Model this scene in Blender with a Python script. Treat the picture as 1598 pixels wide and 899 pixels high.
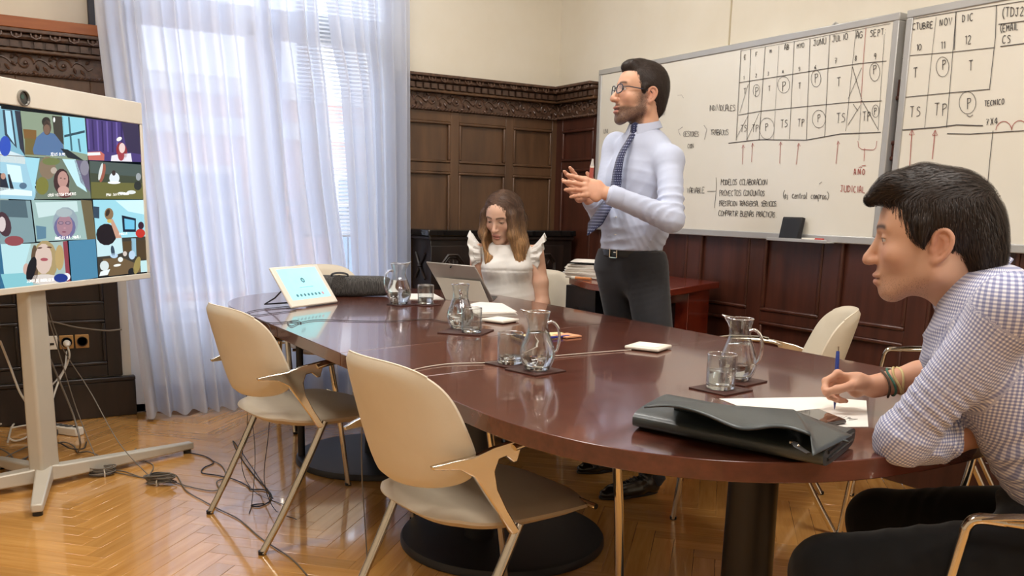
import bpy, bmesh, math, random
import numpy as np
from mathutils import Matrix, Vector
for o in list(bpy.data.objects): bpy.data.objects.remove(o)
SC = bpy.context.scene
COL = SC.collection
# ---------------------------------------------------------------- camera (seated eye height, solved from the room's edges)
YAW, PITCH, ROLL, FPX, CY, H = .5553, -.1842, .02349, 1373.9, 578.5, 1.2
_cy, _sy, _cp, _sp = math.cos(YAW), math.sin(YAW), math.cos(PITCH), math.sin(PITCH)
CF = np.array([_sy*_cp, _cy*_cp, _sp]); _r = np.array([_cy, -_sy, 0.]); _u = np.cross(_r, CF)
CR = math.cos(ROLL)*_r+math.sin(ROLL)*_u; CU = -math.sin(ROLL)*_r+math.cos(ROLL)*_u
cam = bpy.data.cameras.new('camera'); camo = bpy.data.objects.new('camera', cam); COL.objects.link(camo)
camo.matrix_world = Matrix(((CR[0], CU[0], -CF[0], 0), (CR[1], CU[1], -CF[1], 0), (CR[2], CU[2], -CF[2], H), (0, 0, 0, 1)))
cam.sensor_width = 36; cam.lens = FPX/1598*36; cam.shift_y = (CY-449.5)/1598; cam.clip_start = .02
SC.camera = camo
# ---------------------------------------------------------------- world, light, exposure
SC.view_settings.view_transform = 'Standard'; SC.view_settings.look = 'None'
SC.view_settings.gamma = 1; SC.view_settings.use_curve_mapping = False
SC.view_settings.exposure = 0.12
w = bpy.data.worlds.new('world'); SC.world = w; w.use_nodes = True
bg = w.node_tree.nodes['Background']; bg.inputs[0].default_value = (.73, .83, 1, 1); bg.inputs[1].default_value = 4.0
def area(name, loc, size, power, color, rot=(0, 0, 0), portal=False):
    l = bpy.data.lights.new(name, 'AREA'); l.shape = 'RECTANGLE'; l.size, l.size_y = size
    l.energy = power; l.color = color
    if portal: l.cycles.is_portal = True
    o = bpy.data.objects.new(name, l); COL.objects.link(o); o.location = loc; o.rotation_euler = rot
    return o
for k, (lx, ly) in enumerate(((1.9, 3.7), (1.9, 1.2), (.1, 2.6), (.1, -.6), (2.0, -1.2))):
    area('ceiling_lamp_light', (lx, ly, 3.37), (1.1, .5), 40, (1, .965, .91))
area('window_portal', (1.56, 5.6, 1.6), (1.9, 3.2), 1, (1, 1, 1), (math.radians(-90), 0, 0), portal=True)
# ---------------------------------------------------------------- helpers
R = math.radians
def V(*a): return np.array(a, float)
def nrm(v): v = np.array(v, float); return v/max(1e-9, np.linalg.norm(v))
def ray(px, py): return CF+CR*(px-799)/FPX-CU*(py-CY)/FPX
def at(px, py, ax, val):
    d = ray(px, py); return np.array([0, 0, H])+d*((val-(H if ax == 2 else 0))/d[ax])
def dep(px, py, depth): return np.array([0, 0, H])+ray(px, py)*depth
def lin(c):
    if isinstance(c, str): c = tuple(int(c[i:i+2], 16)/255 for i in (0, 2, 4))
    return tuple(x/12.92 if x <= .04045 else ((x+.055)/1.055)**2.4 for x in c[:3])
def tag(o, label=None, cat=None, group=None, kind=None):
    if label: o['label'] = label
    if cat: o['category'] = cat
    if group: o['group'] = group
    if kind: o['kind'] = kind
    return o
def empty(name, loc=(0, 0, 0), rz=0, label=None, cat=None, group=None, M=None):
    o = bpy.data.objects.new(name, None); COL.objects.link(o)
    if M is not None: o.matrix_basis = M
    else: o.location = loc; o.rotation_euler = (0, 0, rz)
    return tag(o, label, cat, group)
def wm(o):
    m = o.matrix_basis.copy()
    while o.parent: o = o.parent; m = o.matrix_basis @ m
    return m
MATS = {}
def mat(name, col, rough=.5, metal=0, **k):
    """k: noise=(scale xyz, colour2, lo, hi), bump=(scale xyz, strength), coat, trans, ior, emit, sheen, rnd, attr"""
    if name in MATS: return MATS[name]
    m = bpy.data.materials.new(name); m.use_nodes = True; nt = m.node_tree; N = nt.nodes; L = nt.links
    b = N['Principled BSDF']; c = lin(col)+(1,)
    b.inputs['Base Color'].default_value = c; b.inputs['Roughness'].default_value = rough; b.inputs['Metallic'].default_value = metal
    for key, inp in (('coat', 'Coat Weight'), ('coatr', 'Coat Roughness'), ('trans', 'Transmission Weight'), ('ior', 'IOR'), ('sheen', 'Sheen Weight'), ('spec', 'Specular IOR Level'), ('alpha', 'Alpha'), ('sss', 'Subsurface Weight')):
        if key in k: b.inputs[inp].default_value = k[key]
    if 'sss' in k: b.inputs['Subsurface Radius'].default_value = (.012, .004, .002); b.inputs['Subsurface Scale'].default_value = 1.0
    tc = N.new('ShaderNodeTexCoord')
    def tex(scale, detail=4, kind='noise', rough_=.6):
        mp = N.new('ShaderNodeMapping'); mp.inputs['Scale'].default_value = scale
        if k.get('rnd'):
            oi = N.new('ShaderNodeObjectInfo'); mu = N.new('ShaderNodeMath'); mu.operation = 'MULTIPLY'; mu.inputs[1].default_value = 37.
            L.new(oi.outputs['Random'], mu.inputs[0]); L.new(mu.outputs[0], mp.inputs['Location'])
        L.new(tc.outputs[k.get('co', 'Object')], mp.inputs['Vector'])
        t = N.new('ShaderNodeTexNoise'); t.inputs['Detail'].default_value = detail; t.inputs['Scale'].default_value = 1; t.inputs['Roughness'].default_value = rough_
        L.new(mp.outputs[0], t.inputs['Vector']); return t.outputs['Fac']
    out = None
    if 'noise' in k:
        sc, c2, lo, hi = k['noise']
        rp = N.new('ShaderNodeValToRGB'); rp.color_ramp.elements[0].position = lo; rp.color_ramp.elements[1].position = hi
        rp.color_ramp.elements[0].color = c; rp.color_ramp.elements[1].color = lin(c2)+(1,)
        L.new(tex(sc), rp.inputs[0]); out = rp.outputs[0]
    if 'attr' in k:
        a = N.new('ShaderNodeAttribute'); a.attribute_name = 'Col'; out = a.outputs['Color']
    if k.get('rnd') and out is not None:
        oi = N.new('ShaderNodeObjectInfo'); mr = N.new('ShaderNodeMapRange'); mr.inputs['To Min'].default_value = 1-k['rnd']; mr.inputs['To Max'].default_value = 1+k['rnd']
        L.new(oi.outputs['Random'], mr.inputs['Value']); mx = N.new('ShaderNodeVectorMath'); mx.operation = 'SCALE'
        L.new(out, mx.inputs[0]); L.new(mr.outputs[0], mx.inputs['Scale']); out = mx.outputs[0]
    if out is not None: L.new(out, b.inputs['Base Color'])
    if 'emit' in k:
        b.inputs['Emission Strength'].default_value = k['emit']
        if out is not None: L.new(out, b.inputs['Emission Color'])
        else: b.inputs['Emission Color'].default_value = c
        if 'attr' in k: b.inputs['Base Color'].default_value = (0, 0, 0, 1); L.remove(b.inputs['Base Color'].links[0])
    if 'bump' in k:
        sc, st = k['bump'][:2]; bp = N.new('ShaderNodeBump'); bp.inputs['Strength'].default_value = st; bp.inputs['Distance'].default_value = k['bump'][2] if len(k['bump']) > 2 else .002
        L.new(tex(sc, 3), bp.inputs['Height']); L.new(bp.outputs[0], b.inputs['Normal'])
    MATS[name] = m; return m
class MB:
    def __init__(s): s.v = []; s.f = []; s.m = []; s.n = 0; s.mi = 0
    def add(s, v, f):
        v = np.asarray(v, float); s.v.append(v); s.f += [tuple(i+s.n for i in q) for q in f]; s.m += [s.mi]*len(f); s.n += len(v); return s
    def box(s, c, d, M=None):
        x, y, z = (q/2 for q in d); v = np.array([(a*x, b*y, e*z) for a in (-1, 1) for b in (-1, 1) for e in (-1, 1)])
        if M is not None: v = v@np.array(M).T
        return s.add(v+np.array(c), [(0, 1, 3, 2), (4, 6, 7, 5), (0, 4, 5, 1), (2, 3, 7, 6), (0, 2, 6, 4), (1, 5, 7, 3)])
    def bb(s, x0, x1, y0, y1, z0, z1): return s.box(((x0+x1)/2, (y0+y1)/2, (z0+z1)/2), (x1-x0, y1-y0, z1-z0))
    def tube(s, pts, r, n=8, flat=None, caps=True, up=None):
        """sweep; flat=(w,h) multiplies radius along side/up"""
        P = np.array(pts, float); m = len(P); r = np.full(m, r) if np.isscalar(r) else np.array(r, float)
        T = np.gradient(P, axis=0); T /= np.maximum(np.linalg.norm(T, axis=1), 1e-9)[:, None]
        a = np.array(up if up is not None else ((0, 0, 1) if abs(T[0][2]) < .9 else (1, 0, 0)), float)
        vs = []; fl = flat or (1, 1)
        for i in range(m):
            a = a-T[i]*(a@T[i]); a /= max(1e-9, np.linalg.norm(a)); b = np.cross(T[i], a)
            for j in range(n):
                t = 2*math.pi*(j+.5)/n; vs.append(P[i]+r[i]*(b*math.cos(t)*fl[0]+a*math.sin(t)*fl[1]))
        f = [(i*n+j, i*n+(j+1) % n, (i+1)*n+(j+1) % n, (i+1)*n+j) for i in range(m-1) for j in range(n)]
        if caps: f += [tuple(range(n))[::-1], tuple((m-1)*n+j for j in range(n))]
        return s.add(vs, f)
    def lathe(s, prof, n=24, c=(0, 0, 0), close=False):
        v = []; m = len(prof)
        for r, z in prof:
            for j in range(n): t = 2*math.pi*j/n; v.append((c[0]+r*math.cos(t), c[1]+r*math.sin(t), c[2]+z))
        f = [(i*n+j, i*n+(j+1) % n, (i+1)*n+(j+1) % n, (i+1)*n+j) for i in range(m-1 if not close else m) for j in range(n)]
        if close: f = [tuple(q % (m*n) for q in x) for x in f]
        elif prof[0][0] > 1e-4: f.append(tuple(range(n))[::-1])
        if not close and prof[-1][0] > 1e-4: f.append(tuple((m-1)*n+j for j in range(n)))
        return s.add(v, f)
    def prism(s, poly, z0, z1, fn=None):
        n = len(poly); v = [(x, y, z0) for x, y in poly]+[(x, y, z1) for x, y in poly]
        if fn: v = [fn(*q) for q in v]
        return s.add(v, [tuple(range(n))[::-1], tuple(range(n, 2*n))]+[(i, (i+1) % n, n+(i+1) % n, n+i) for i in range(n)])
    def grid(s, fn, nu, nv, thick=None):
        v = [fn(i/nu, j/nv) for i in range(nu+1) for j in range(nv+1)]
        return s.add(v, [(i*(nv+1)+j, (i+1)*(nv+1)+j, (i+1)*(nv+1)+j+1, i*(nv+1)+j+1) for i in range(nu) for j in range(nv)])
    def build(s, name, m, parent=None, world=True, smooth=40, bevel=0, kind=None, label=None, cat=None, group=None, solid=0, cols=None, sub=0, bseg=2):
        me = bpy.data.meshes.new(name); V_ = np.concatenate(s.v) if s.v else np.zeros((0, 3))
        if parent is not None and world:
            A = np.array(wm(parent).inverted()); V_ = V_@A[:3, :3].T+A[:3, 3]
        me.from_pydata(V_.tolist(), [], s.f)
        for q in (m if isinstance(m, (list, tuple)) else [m]): me.materials.append(q)
        if isinstance(m, (list, tuple)): me.polygons.foreach_set('material_index', s.m)
        if cols is not None:
            a = me.color_attributes.new('Col', 'FLOAT_COLOR', 'POINT'); a.data.foreach_set('color', np.concatenate([cols, np.ones((len(cols), 1))], 1).astype(np.float32).ravel())
        me.update()
        if smooth: me.shade_smooth(); me.set_sharp_from_angle(angle=R(smooth))
        o = bpy.data.objects.new(name, me); COL.objects.link(o); o.parent = parent
        if solid: q = o.modifiers.new('solid', 'SOLIDIFY'); q.thickness = solid; q.offset = 0
        if bevel: q = o.modifiers.new('bevel', 'BEVEL'); q.width = bevel; q.segments = bseg; q.limit_method = 'ANGLE'; q.angle_limit = R(35)
        if sub: q = o.modifiers.new('sub', 'SUBSURF'); q.levels = sub; q.render_levels = sub
        return tag(o, label, cat, group, kind)
def dup(o, parent=None, M=None):
    c = o.copy(); COL.objects.link(c); c.parent = parent
    for ch in list(o.children): dup(ch, c)
    return c
def boxes(name, m, parent, spans, **k):
    b = MB()
    for q in spans: b.bb(*q)
    return b.build(name, m, parent, **k)
def spline(pts, n=8):
    P = np.array(pts, float); P = np.vstack([2*P[0]-P[1], P, 2*P[-1]-P[-2]]); out = []
    for i in range(1, len(P)-2):
        for t in np.linspace(0, 1, n, endpoint=False):
            a, b, c, d = P[i-1:i+3]; out.append(.5*((2*b)+(c-a)*t+(2*a-5*b+4*c-d)*t*t+(3*b-3*c+d-a)*t**3))
    out.append(P[-2]); return np.array(out)
# ---------------------------------------------------------------- materials
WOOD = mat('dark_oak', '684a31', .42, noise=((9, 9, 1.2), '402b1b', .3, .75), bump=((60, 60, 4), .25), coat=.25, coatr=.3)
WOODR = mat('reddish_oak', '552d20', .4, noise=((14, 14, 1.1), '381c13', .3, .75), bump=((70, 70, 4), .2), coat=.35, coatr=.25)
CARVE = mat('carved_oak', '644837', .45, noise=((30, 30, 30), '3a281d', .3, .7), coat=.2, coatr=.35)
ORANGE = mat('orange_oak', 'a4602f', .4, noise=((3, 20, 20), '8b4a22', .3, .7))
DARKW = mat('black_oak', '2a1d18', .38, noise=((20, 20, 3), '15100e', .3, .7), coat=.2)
PLASTER = mat('cream_plaster', 'dfd8c8', .85, noise=((3, 3, 3), 'dbd3c1', .35, .65), bump=((40, 40, 40), .08))
CEIL = mat('white_ceiling', 'f0ebe0', .9)
MAHOG = mat('mahogany', '673729', .24, noise=((2.2, 26, 26), '48251c', .25, .8), coat=.7, coatr=.06)
MAHOG2 = mat('mahogany_cross', '6b3b2d', .24, noise=((26, 2.2, 26), '4b281e', .25, .8), coat=.7, coatr=.06)
DESKW = mat('desk_mahogany', '7b2b17', .25, noise=((3, 14, 14), '571b10', .3, .7), coat=.5, coatr=.12)
BLACKM = mat('black_metal', '17161a', .42, noise=((8, 8, 8), '1d1c20', .3, .7))
CHROME = mat('chrome', 'd9d3c8', .1, 1, noise=((3, 3, 3), 'cfc8bb', .3, .7))
ALU = mat('aluminium', 'c9c9c6', .38, .7, noise=((2, 2, 2), 'bfbfbc', .3, .7))
CREAM = mat('cream_leatherette', 'ddd3bf', .5, noise=((6, 6, 6), 'd6cbb5', .3, .7), bump=((220, 220, 220), .1))
GREYSEAT = mat('seat_leatherette', 'c6b8a2', .5, noise=((6, 6, 6), 'bdae97', .3, .7), bump=((220, 220, 220), .1))
WHITEP = mat('white_paper', 'eeeae2', .7, noise=((5, 5, 5), 'e8e3da', .3, .7))
WPLAST = mat('white_plastic', 'e9e3d6', .35, noise=((5, 5, 5), 'e4ddcf', .3, .7))
BPLAST = mat('black_plastic', '161617', .4, noise=((30, 30, 30), '1c1c1d', .3, .7))
GCAB = mat('grey_cable', '6f675c', .5); DCAB = mat('dark_cable', '35302c', .5); WCAB = mat('white_cable', 'c9c1b2', .5)
def thin_glass():
    m = bpy.data.materials.new('clear_glass'); m.use_nodes = True; N = m.node_tree.nodes; L = m.node_tree.links; N.remove(N['Principled BSDF'])
    t = N.new('ShaderNodeBsdfTransparent'); t.inputs[0].default_value = (.965, .975, .975, 1); g = N.new('ShaderNodeBsdfGlossy'); g.inputs['Roughness'].default_value = .02
    lw = N.new('ShaderNodeLayerWeight'); lw.inputs['Blend'].default_value = .5; mr = N.new('ShaderNodeValToRGB'); e = mr.color_ramp.elements
    e[0].position = 0; e[0].color = (.07, .07, .07, 1); e[1].position = 1; e[1].color = (1, 1, 1, 1); k = e.new(.45); k.color = (.13, .13, .13, 1); k = e.new(.75); k.color = (.42, .42, .42, 1)
    x = N.new('ShaderNodeMixShader'); L.new(lw.outputs['Facing'], mr.inputs[0]); L.new(mr.outputs[0], x.inputs[0]); L.new(t.outputs[0], x.inputs[1]); L.new(g.outputs[0], x.inputs[2]); L.new(x.outputs[0], N['Material Output'].inputs[0]); return m
GLASS = thin_glass(); GLASS2 = mat('solid_glass', 'f6fafa', .0, trans=1., ior=1.45)
WATER = mat('water', 'fafdff', .0, trans=1., ior=1.33)
# ================================================================ ROOM SHELL
YW, XW = 5.24, 3.58          # faces of the two panelled walls
ZC = 3.42
WX0, WX1, WZ1 = .74, 2.36, 3.15   # French window opening
wb = MB(); wb.bb(-2.6, WX0, YW, YW+.3, 0, ZC); wb.bb(WX1, XW+.3, YW, YW+.3, 0, ZC); wb.bb(WX0, WX1, YW, YW+.3, WZ1, ZC)
wall_back = wb.build('wall_back', PLASTER, kind='structure')
wall_right = MB().bb(XW, XW+.3, -3.2, YW, 0, ZC).build('wall_right', PLASTER, kind='structure')
MB().bb(-2.9, -2.6, -3.2, YW+.3, 0, ZC).build('wall_left', PLASTER, kind='structure')
MB().bb(-2.9, XW+.3, -3.5, -3.2, 0, ZC).build('wall_front', PLASTER, kind='structure')
MB().bb(-2.9, XW+.3, -3.5, YW+.3, ZC, ZC+.2).build('ceiling', CEIL, kind='structure')
# darker beige plaster joint on the right wall above the boards
boxes('plaster_joint', mat('joint_beige', 'b9ac90', .9), wall_right, [(XW-.003, XW, 3.632, 3.642, 2.0, ZC)])
# ceiling lamp housings (out of frame; they give the room light)
for k, (lx, ly) in enumerate(((1.9, 3.7), (1.9, 1.2), (.1, 2.6), (.1, -.6), (2.0, -1.2))):
    boxes('ceiling_lamp', mat('lamp_white', 'f5f2ea', .5), None, [(lx-.6, lx+.6, ly-.3, ly+.3, 3.385, ZC)], bevel=.004, label=['long flat ceiling lamp over the far half of the table', 'long flat ceiling lamp over the near half of the table', 'long flat ceiling lamp beside the wheeled screen', 'long flat ceiling lamp behind the viewer on the window side', 'long flat ceiling lamp behind the viewer on the board side'][k], cat='lamp')
# ---- panelling built piece by piece: frame(stiles, rails), raised panels
def pan(wall, a, b):    # box on a wall: a,b=(u,z) corners; depth d0..d1 out of the wall
    pass
def wbox(m, side, u0, u1, z0, z1, d0, d1):
    if side == 'b': m.bb(u0, u1, YW-d1, YW-d0, z0, z1)
    else: m.bb(XW-d1, XW-d0, u0, u1, z0, z1)
def wainscot(side, wall, wood, edges, stile, rows, base, z_top=1.79):
    ustart, uend = edges[0], edges[-1]
    for u in edges:
        m = MB(); wbox(m, side, u-stile/2, u+stile/2, base, z_top, .001, .022); m.build('stile', wood, wall, bevel=.003)
    zz = [base]+[z for r in rows for z in r]+[z_top]
    for a, b in zip(edges[:-1], edges[1:]):
        lo, hi = a+stile/2, b-stile/2
        for i in range(0, len(zz), 2):
            m = MB(); wbox(m, side, lo, hi, zz[i], zz[i+1], .001, .021); m.build('rail', wood, wall, bevel=.003)
        for z0, z1 in rows:
            m = MB(); wbox(m, side, lo, hi, z0, z1, .001, .007); 
            p = m.build('panel', wood, wall)
            t = MB(); q = .018      # moulding frame round the panel
            for (x0, x1, y0, y1) in ((lo, hi, z0, z0+q), (lo, hi, z1-q, z1), (lo, lo+q, z0+q, z1-q), (hi-q, hi, z0+q, z1-q)): wbox(t, side, x0, x1, y0, y1, .007, .028)
            t.build('moulding', wood, p, bevel=.006)
def pieces(side, u0, u1, wall, name, step, fn, m):
    """shared-mesh repeats along a cornice"""
    first = None; n = int(round((u1-u0)/step))
    for i in range(n):
        u = u0+step*(i+.5)
        if first is None:
            b = MB(); fn(b); first = b.build(name, m, wall, world=False); o = first
        else: o = first.copy(); COL.objects.link(o)
        if side == 'b': o.location = (u, YW, 0)
        else: o.location = (XW, u, 0); o.rotation_euler = (0, 0, R(-90))
def cornice(side, wall, u0, u1, wood=CARVE):
    def run(z0, z1, d0, d1, nm, mt, bev=.004):
        m = MB(); wbox(m, side, u0, u1, z0, z1, 0, d1); m.build(nm, mt, wall, bevel=bev)
    run(1.985, 2.003, 0, .105, 'cornice_top', wood); run(1.955, 1.985, 0, .088, 'cornice_bed', wood, .012)
    run(1.915, 1.955, 0, .062, 'dentil_band', wood); run(1.895, 1.915, 0, .07, 'cornice_fillet', WOOD, .006)
    run(1.79, 1.895, 0, .034, 'frieze', wood)
    pieces(side, u0, u1, wall, 'dentil', .052, lambda b: b.box((0, -.07, 1.932), (.036, .02, .03)), wood)
    pieces(side, u0, u1, wall, 'egg_ornament', .085, lambda b: b.tube([(-.022, -.096, 1.982), (-.02, -.099, 1.966), (0, -.1, 1.958), (.02, -.099, 1.966), (.022, -.096, 1.982)], .0045, 5).lathe([(.001, 1.959), (.008, 1.963), (.011, 1.972), (.007, 1.98), (.001, 1.983)], 6, (0, -.094, 0)), wood)
    pieces(side, u0, u1, wall, 'rope_bead', .024, lambda b: b.tube([(-.012, -.036, 1.793), (0, -.043, 1.799), (.012, -.036, 1.806)], [.003, .007, .003], 5), wood)
    # scrolling leaves carved in the frieze: one motif, mirrored along the run
    def scroll(b):
        s = []
        for k in range(26):
            t = k/25; a = 2.6*math.pi*t; r = .036*(1-t)+.005
            s.append((-.03+r*math.cos(a), -.037, 1.85+r*math.sin(a)))
        b.tube(s, np.linspace(.0065, .004, 26), 5)
        b.tube(spline([(.006, -.036, 1.85), (.03, -.04, 1.872), (.062, -.037, 1.862), (.085, -.036, 1.84), (.105, -.036, 1.85)], 4), .005, 5)
        for (x, z, a, l) in ((.03, 1.876, 1.0, .03), (.05, 1.838, -.9, .034), (.075, 1.868, .7, .03), (.0, 1.812, -.4, .034), (-.07, 1.835, 2.5, .03), (-.055, 1.875, 2.2, .028), (.02, 1.845, -1.3, .03)):
            d = V(math.cos(a), 0, math.sin(a)); c = V(x, -.037, z)
            b.tube([c, c+d*l*.4+V(0, -.004, 0), c+d*l*.8, c+d*l], [.003, .0085, .006, .001], 6)
        b.lathe([(.001, -.008), (.008, -.004), (.009, 0), (.006, .006), (.001, .008)], 7, (-.03, -.04, 1.85))
    pieces(side, u0+.02, u1-.02, wall, 'leaf_scroll', .17, scroll, wood)
# back wall, right of the curtains
wainscot('b', wall_back, WOOD, [2.345, 2.76, 3.175, 3.55], .062, [(.29, .6), (.69, 1.412), (1.468, 1.726)], .23)
cornice('b', wall_back, 2.345, 3.56)
boxes('baseboard_back', DARKW, wall_back, [(2.345, 3.58, YW-.035, YW, 0, .2), (2.345, 3.58, YW-.028, YW, .2, .23)], bevel=.005)
# back wall, left of the curtains
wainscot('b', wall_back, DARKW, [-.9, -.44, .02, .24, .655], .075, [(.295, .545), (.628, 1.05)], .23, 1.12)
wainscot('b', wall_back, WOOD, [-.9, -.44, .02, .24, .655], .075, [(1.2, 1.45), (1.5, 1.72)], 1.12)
cornice('b', wall_back, -.94, .69)
boxes('baseboard_left', DARKW, wall_back, [(-.94, .755, YW-.03, YW, 0, .2), (-.94, .755, YW-.04, YW, .2, .225)], bevel=.006, kind='structure')
boxes('cornice_cap', ORANGE, wall_back, [(-.94, .69, YW-.1, YW, 2.004, 2.058)], bevel=.004)
boxes('window_architrave', mat('dark_architrave', '33343b', .5), wall_back, [(.628, .66, YW-.03, YW, 2.058, ZC)], bevel=.003)
# right wall
ed = [5.2, 4.74, 4.265, 3.79, 3.31, 2.835, 2.36, 1.885, 1.41, .935, .46, -.015, -.49][::-1]
wainscot('r', wall_right, WOODR, ed, .1, [(.28, .635), (.69, 1.46), (1.51, 1.72)], .23)
cornice('r', wall_right, 4.745, 5.22)
boxes('baseboard_right', WOODR, wall_right, [(XW-.035, XW, -.54, 5.2, 0, .2), (XW-.03, XW, -.54, 5.2, .2, .23)], bevel=.005)
# ---- sockets on the left panelling
SOCK = mat('ivory_socket', 'd6b98a', .4); SOCKD = mat('socket_hole', '2b2118', .5); SOCKO = mat('ochre_socket', 'b4884e', .4)
for k, (u, mt) in enumerate(((.348, WPLAST), (.424, SOCKO), (.5, SOCKO))):
    s = empty('wall_socket', (u, YW-.008, .43), 0, ['ivory network socket on the dark panelling by the screen stand', 'ochre wall socket with a white plug in it', 'ochre wall socket with nothing plugged in'][k], 'socket')
    MB().box((0, -.006, 0), (.068, .012, .074)).build('cover_plate', mt, s, world=False, bevel=.004)
    if k:
        b = MB(); b.lathe([(.001, 0), (.022, 0), (.024, .006), (.027, .006), (.027, 0)], 20); b.v[-1] = b.v[-1][:, [0, 2, 1]]*V(1, -1, 1)+V(0, -.0125, 0)
        b.build('socket_well', SOCKD, s, world=False)
    else: MB().box((.006, -.0125, -.006), (.02, .004, .012)).build('port', SOCKD, s, world=False)
pl = empty('power_plug', (.424, YW-.02, .425), 0, 'white rounded plug pushed into the middle wall socket', 'plug')
b = MB(); b.tube([(0, .0, 0), (0, -.015, 0), (0, -.03, -.004), (0, -.04, -.012)], [.018, .019, .016, .008], 12); b.build('plug_body', WPLAST, pl, world=False)
b = MB(); b.tube(spline([(0, -.035, -.01), (.006, -.045, -.06), (-.015, -.05, -.12), (-.06, -.1, -.19), (-.1, -.2, -.26)], 6), .005, 6); b.build('plug_cord', WCAB, pl, world=False)
# ================================================================ FLOOR: herringbone oak blocks
FLW = mat('oak_parquet', 'dca55c', .16, noise=((3, 45, 3), 'bf853e', .25, .8), bump=((4, 120, 4), .03), rnd=.13, coat=1., coatr=.07, spec=.6)
SUBF = mat('joint_dark', '7d5430', .6)
floor = MB().bb(-2.6, XW, -3.2, YW+.3, -.06, -.0025).build('floor', SUBF, kind='structure')
PW, PL = .0745, .52
fb = MB(); fb.box((0, 0, -.003), (PL-.0006, PW-.0006, .006)); 
def herring():
    out = []; n = PL/PW; 
    for i in range(-40, 160):          # step along the zigzag
        for j in range(-14, 18):
            for o in (0, 1):
                # classic herringbone in block units: horizontal block at (i, i) + j*(2L) ...
                if o == 0: x, y, h = i*PW+j*PL, i*PW-j*PL, 0
                else: x, y, h = i*PW+j*PL, i*PW-j*PL, 1
                out.append((x, y, h))
    return out
c45 = math.cos(R(45)); blocks = []
for x, y, h in herring():
    if h == 0: cx, cy, rot = x+PL/2, y+PW/2, 0
    else: cx, cy, rot = x+PW/2, y+PW+PL/2, 90
    wx, wy = .32+(cx-cy)*c45*1.0, 3.1+(cx+cy)*c45-0.0
    rx, ry = wx, wy
    # rotate so the blocks run at 45 degrees to the walls, zigzag rows along x
    if not(-2.5 < rx < XW-.02 and -3.0 < ry < YW-.02): continue
    d = (np.array([rx, ry, -H+0]))@CF
    px = 799+FPX*(V(rx, ry, -H)@CR)/d if d > .3 else -9999; py = CY-FPX*(V(rx, ry, -H)@CU)/d if d > .3 else 0
    vis = -60 < px < 1660 and 560 < py < 1000 and d > .3
    blocks.append((0 if vis else 1, d, rx, ry, rot+45))
blocks.sort(); print('parquet', len(blocks), sum(1 for b in blocks if b[0] == 0))
first = None
for k, (nv, d, x, y, rot) in enumerate(blocks[:300]):
    if first is None: first = fb.build('parquet_block', FLW, floor, world=False, bevel=.0008, bseg=1); o = first
    else: o = first.copy(); COL.objects.link(o)
    o.location = (x, y, random.Random(k).uniform(-.0004, .0003)); o.rotation_euler = (0, 0, R(rot))
FLS = mat('oak_parquet_rest', 'dca55c', .16, noise=((6, 6, 6), 'bf853e', .25, .8), attr=1, coat=1., coatr=.07, spec=.6)
rb = MB(); cl = []; rnd = random.Random(4); A, B_ = np.array(lin('d5a058')), np.array(lin('c28b45'))
for nv, d, x, y, rot in blocks[300:]:
    a = R(rot); M = [[math.cos(a), -math.sin(a), 0], [math.sin(a), math.cos(a), 0], [0, 0, 1]]
    rb.box((x, y, -.003), (PL-.0006, PW-.0006, .006), M); t = rnd.random(); cl.append(np.tile((A*t+B_*(1-t))*rnd.uniform(.9, 1.1), (8, 1)))
rb.build('parquet_blocks', FLS, floor, kind='stuff', cols=np.concatenate(cl))
# ================================================================ WINDOW, BLIND, CURTAINS, STREET
WFR = mat('white_window_paint', 'eceff2', .4, noise=((4, 4, 4), 'e4e8ec', .3, .7))
win = boxes('window_1', WFR, None, [(WX0, WX0+.07, YW+.02, YW+.14, 0, WZ1), (WX1-.07, WX1, YW+.02, YW+.14, 0, WZ1), (WX0, WX1, YW+.02, YW+.14, WZ1-.07, WZ1), (WX0, WX1, YW+.02, YW+.14, 0, .05), (WX0, WX1, YW+.03, YW+.13, 2.2, 2.28)], bevel=.004, kind='structure')
for s, (a, b) in enumerate(((WX0+.07, 1.53), (1.57, WX1-.07))):
    cs = boxes('casement', WFR, win, [(a, a+.08, YW+.04, YW+.1, .05, 2.2), (b-.08, b, YW+.04, YW+.1, .05, 2.2), (a, b, YW+.04, YW+.1, .05, .5), (a, b, YW+.04, YW+.1, 2.12, 2.2)], bevel=.004)
    boxes('pane', mat('window_glass', 'f3f8fa', .0, alpha=.12), cs, [(a+.08, b-.08, YW+.065, YW+.071, .5, 2.12)])
    boxes('pane', MATS['window_glass'], win, [(a, b, YW+.065, YW+.071, 2.28, WZ1-.07)])
boxes('centre_post', WFR, win, [(1.52, 1.58, YW+.02, YW+.13, .05, WZ1-.07)], bevel=.004)
# slatted blind in the right half
bl = empty('venetian_blind', (1.72, YW-.03, 1.0), 0, 'white slatted blind showing in the gap between the sheer curtains', 'blind')
sl = MB(); sl.box((.3, 0, 0), (.6, .024, .0015), Matrix.Rotation(R(38), 3, 'X')); first = None
for k in range(92):
    if first is None: first = sl.build('slat', mat('blind_slat', 'f4f7f9', .4), bl, world=False); o = first
    else: o = first.copy(); COL.objects.link(o)
    o.location = (0, 0, .02+k*.0228)
MB().box((.3, 0, 2.13), (.62, .04, .04)).build('head_rail', WFR, bl, world=False, bevel=.003); MB().box((.3, 0, 0), (.6, .03, .014)).build('bottom_rail', WFR, bl, world=False, bevel=.003)
[MB().tube([(x, -.015, 0), (x, -.015, 2.1)], .0012, 4).build('ladder_cord', WFR, bl, world=False) for x in (.1, .5)]
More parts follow.
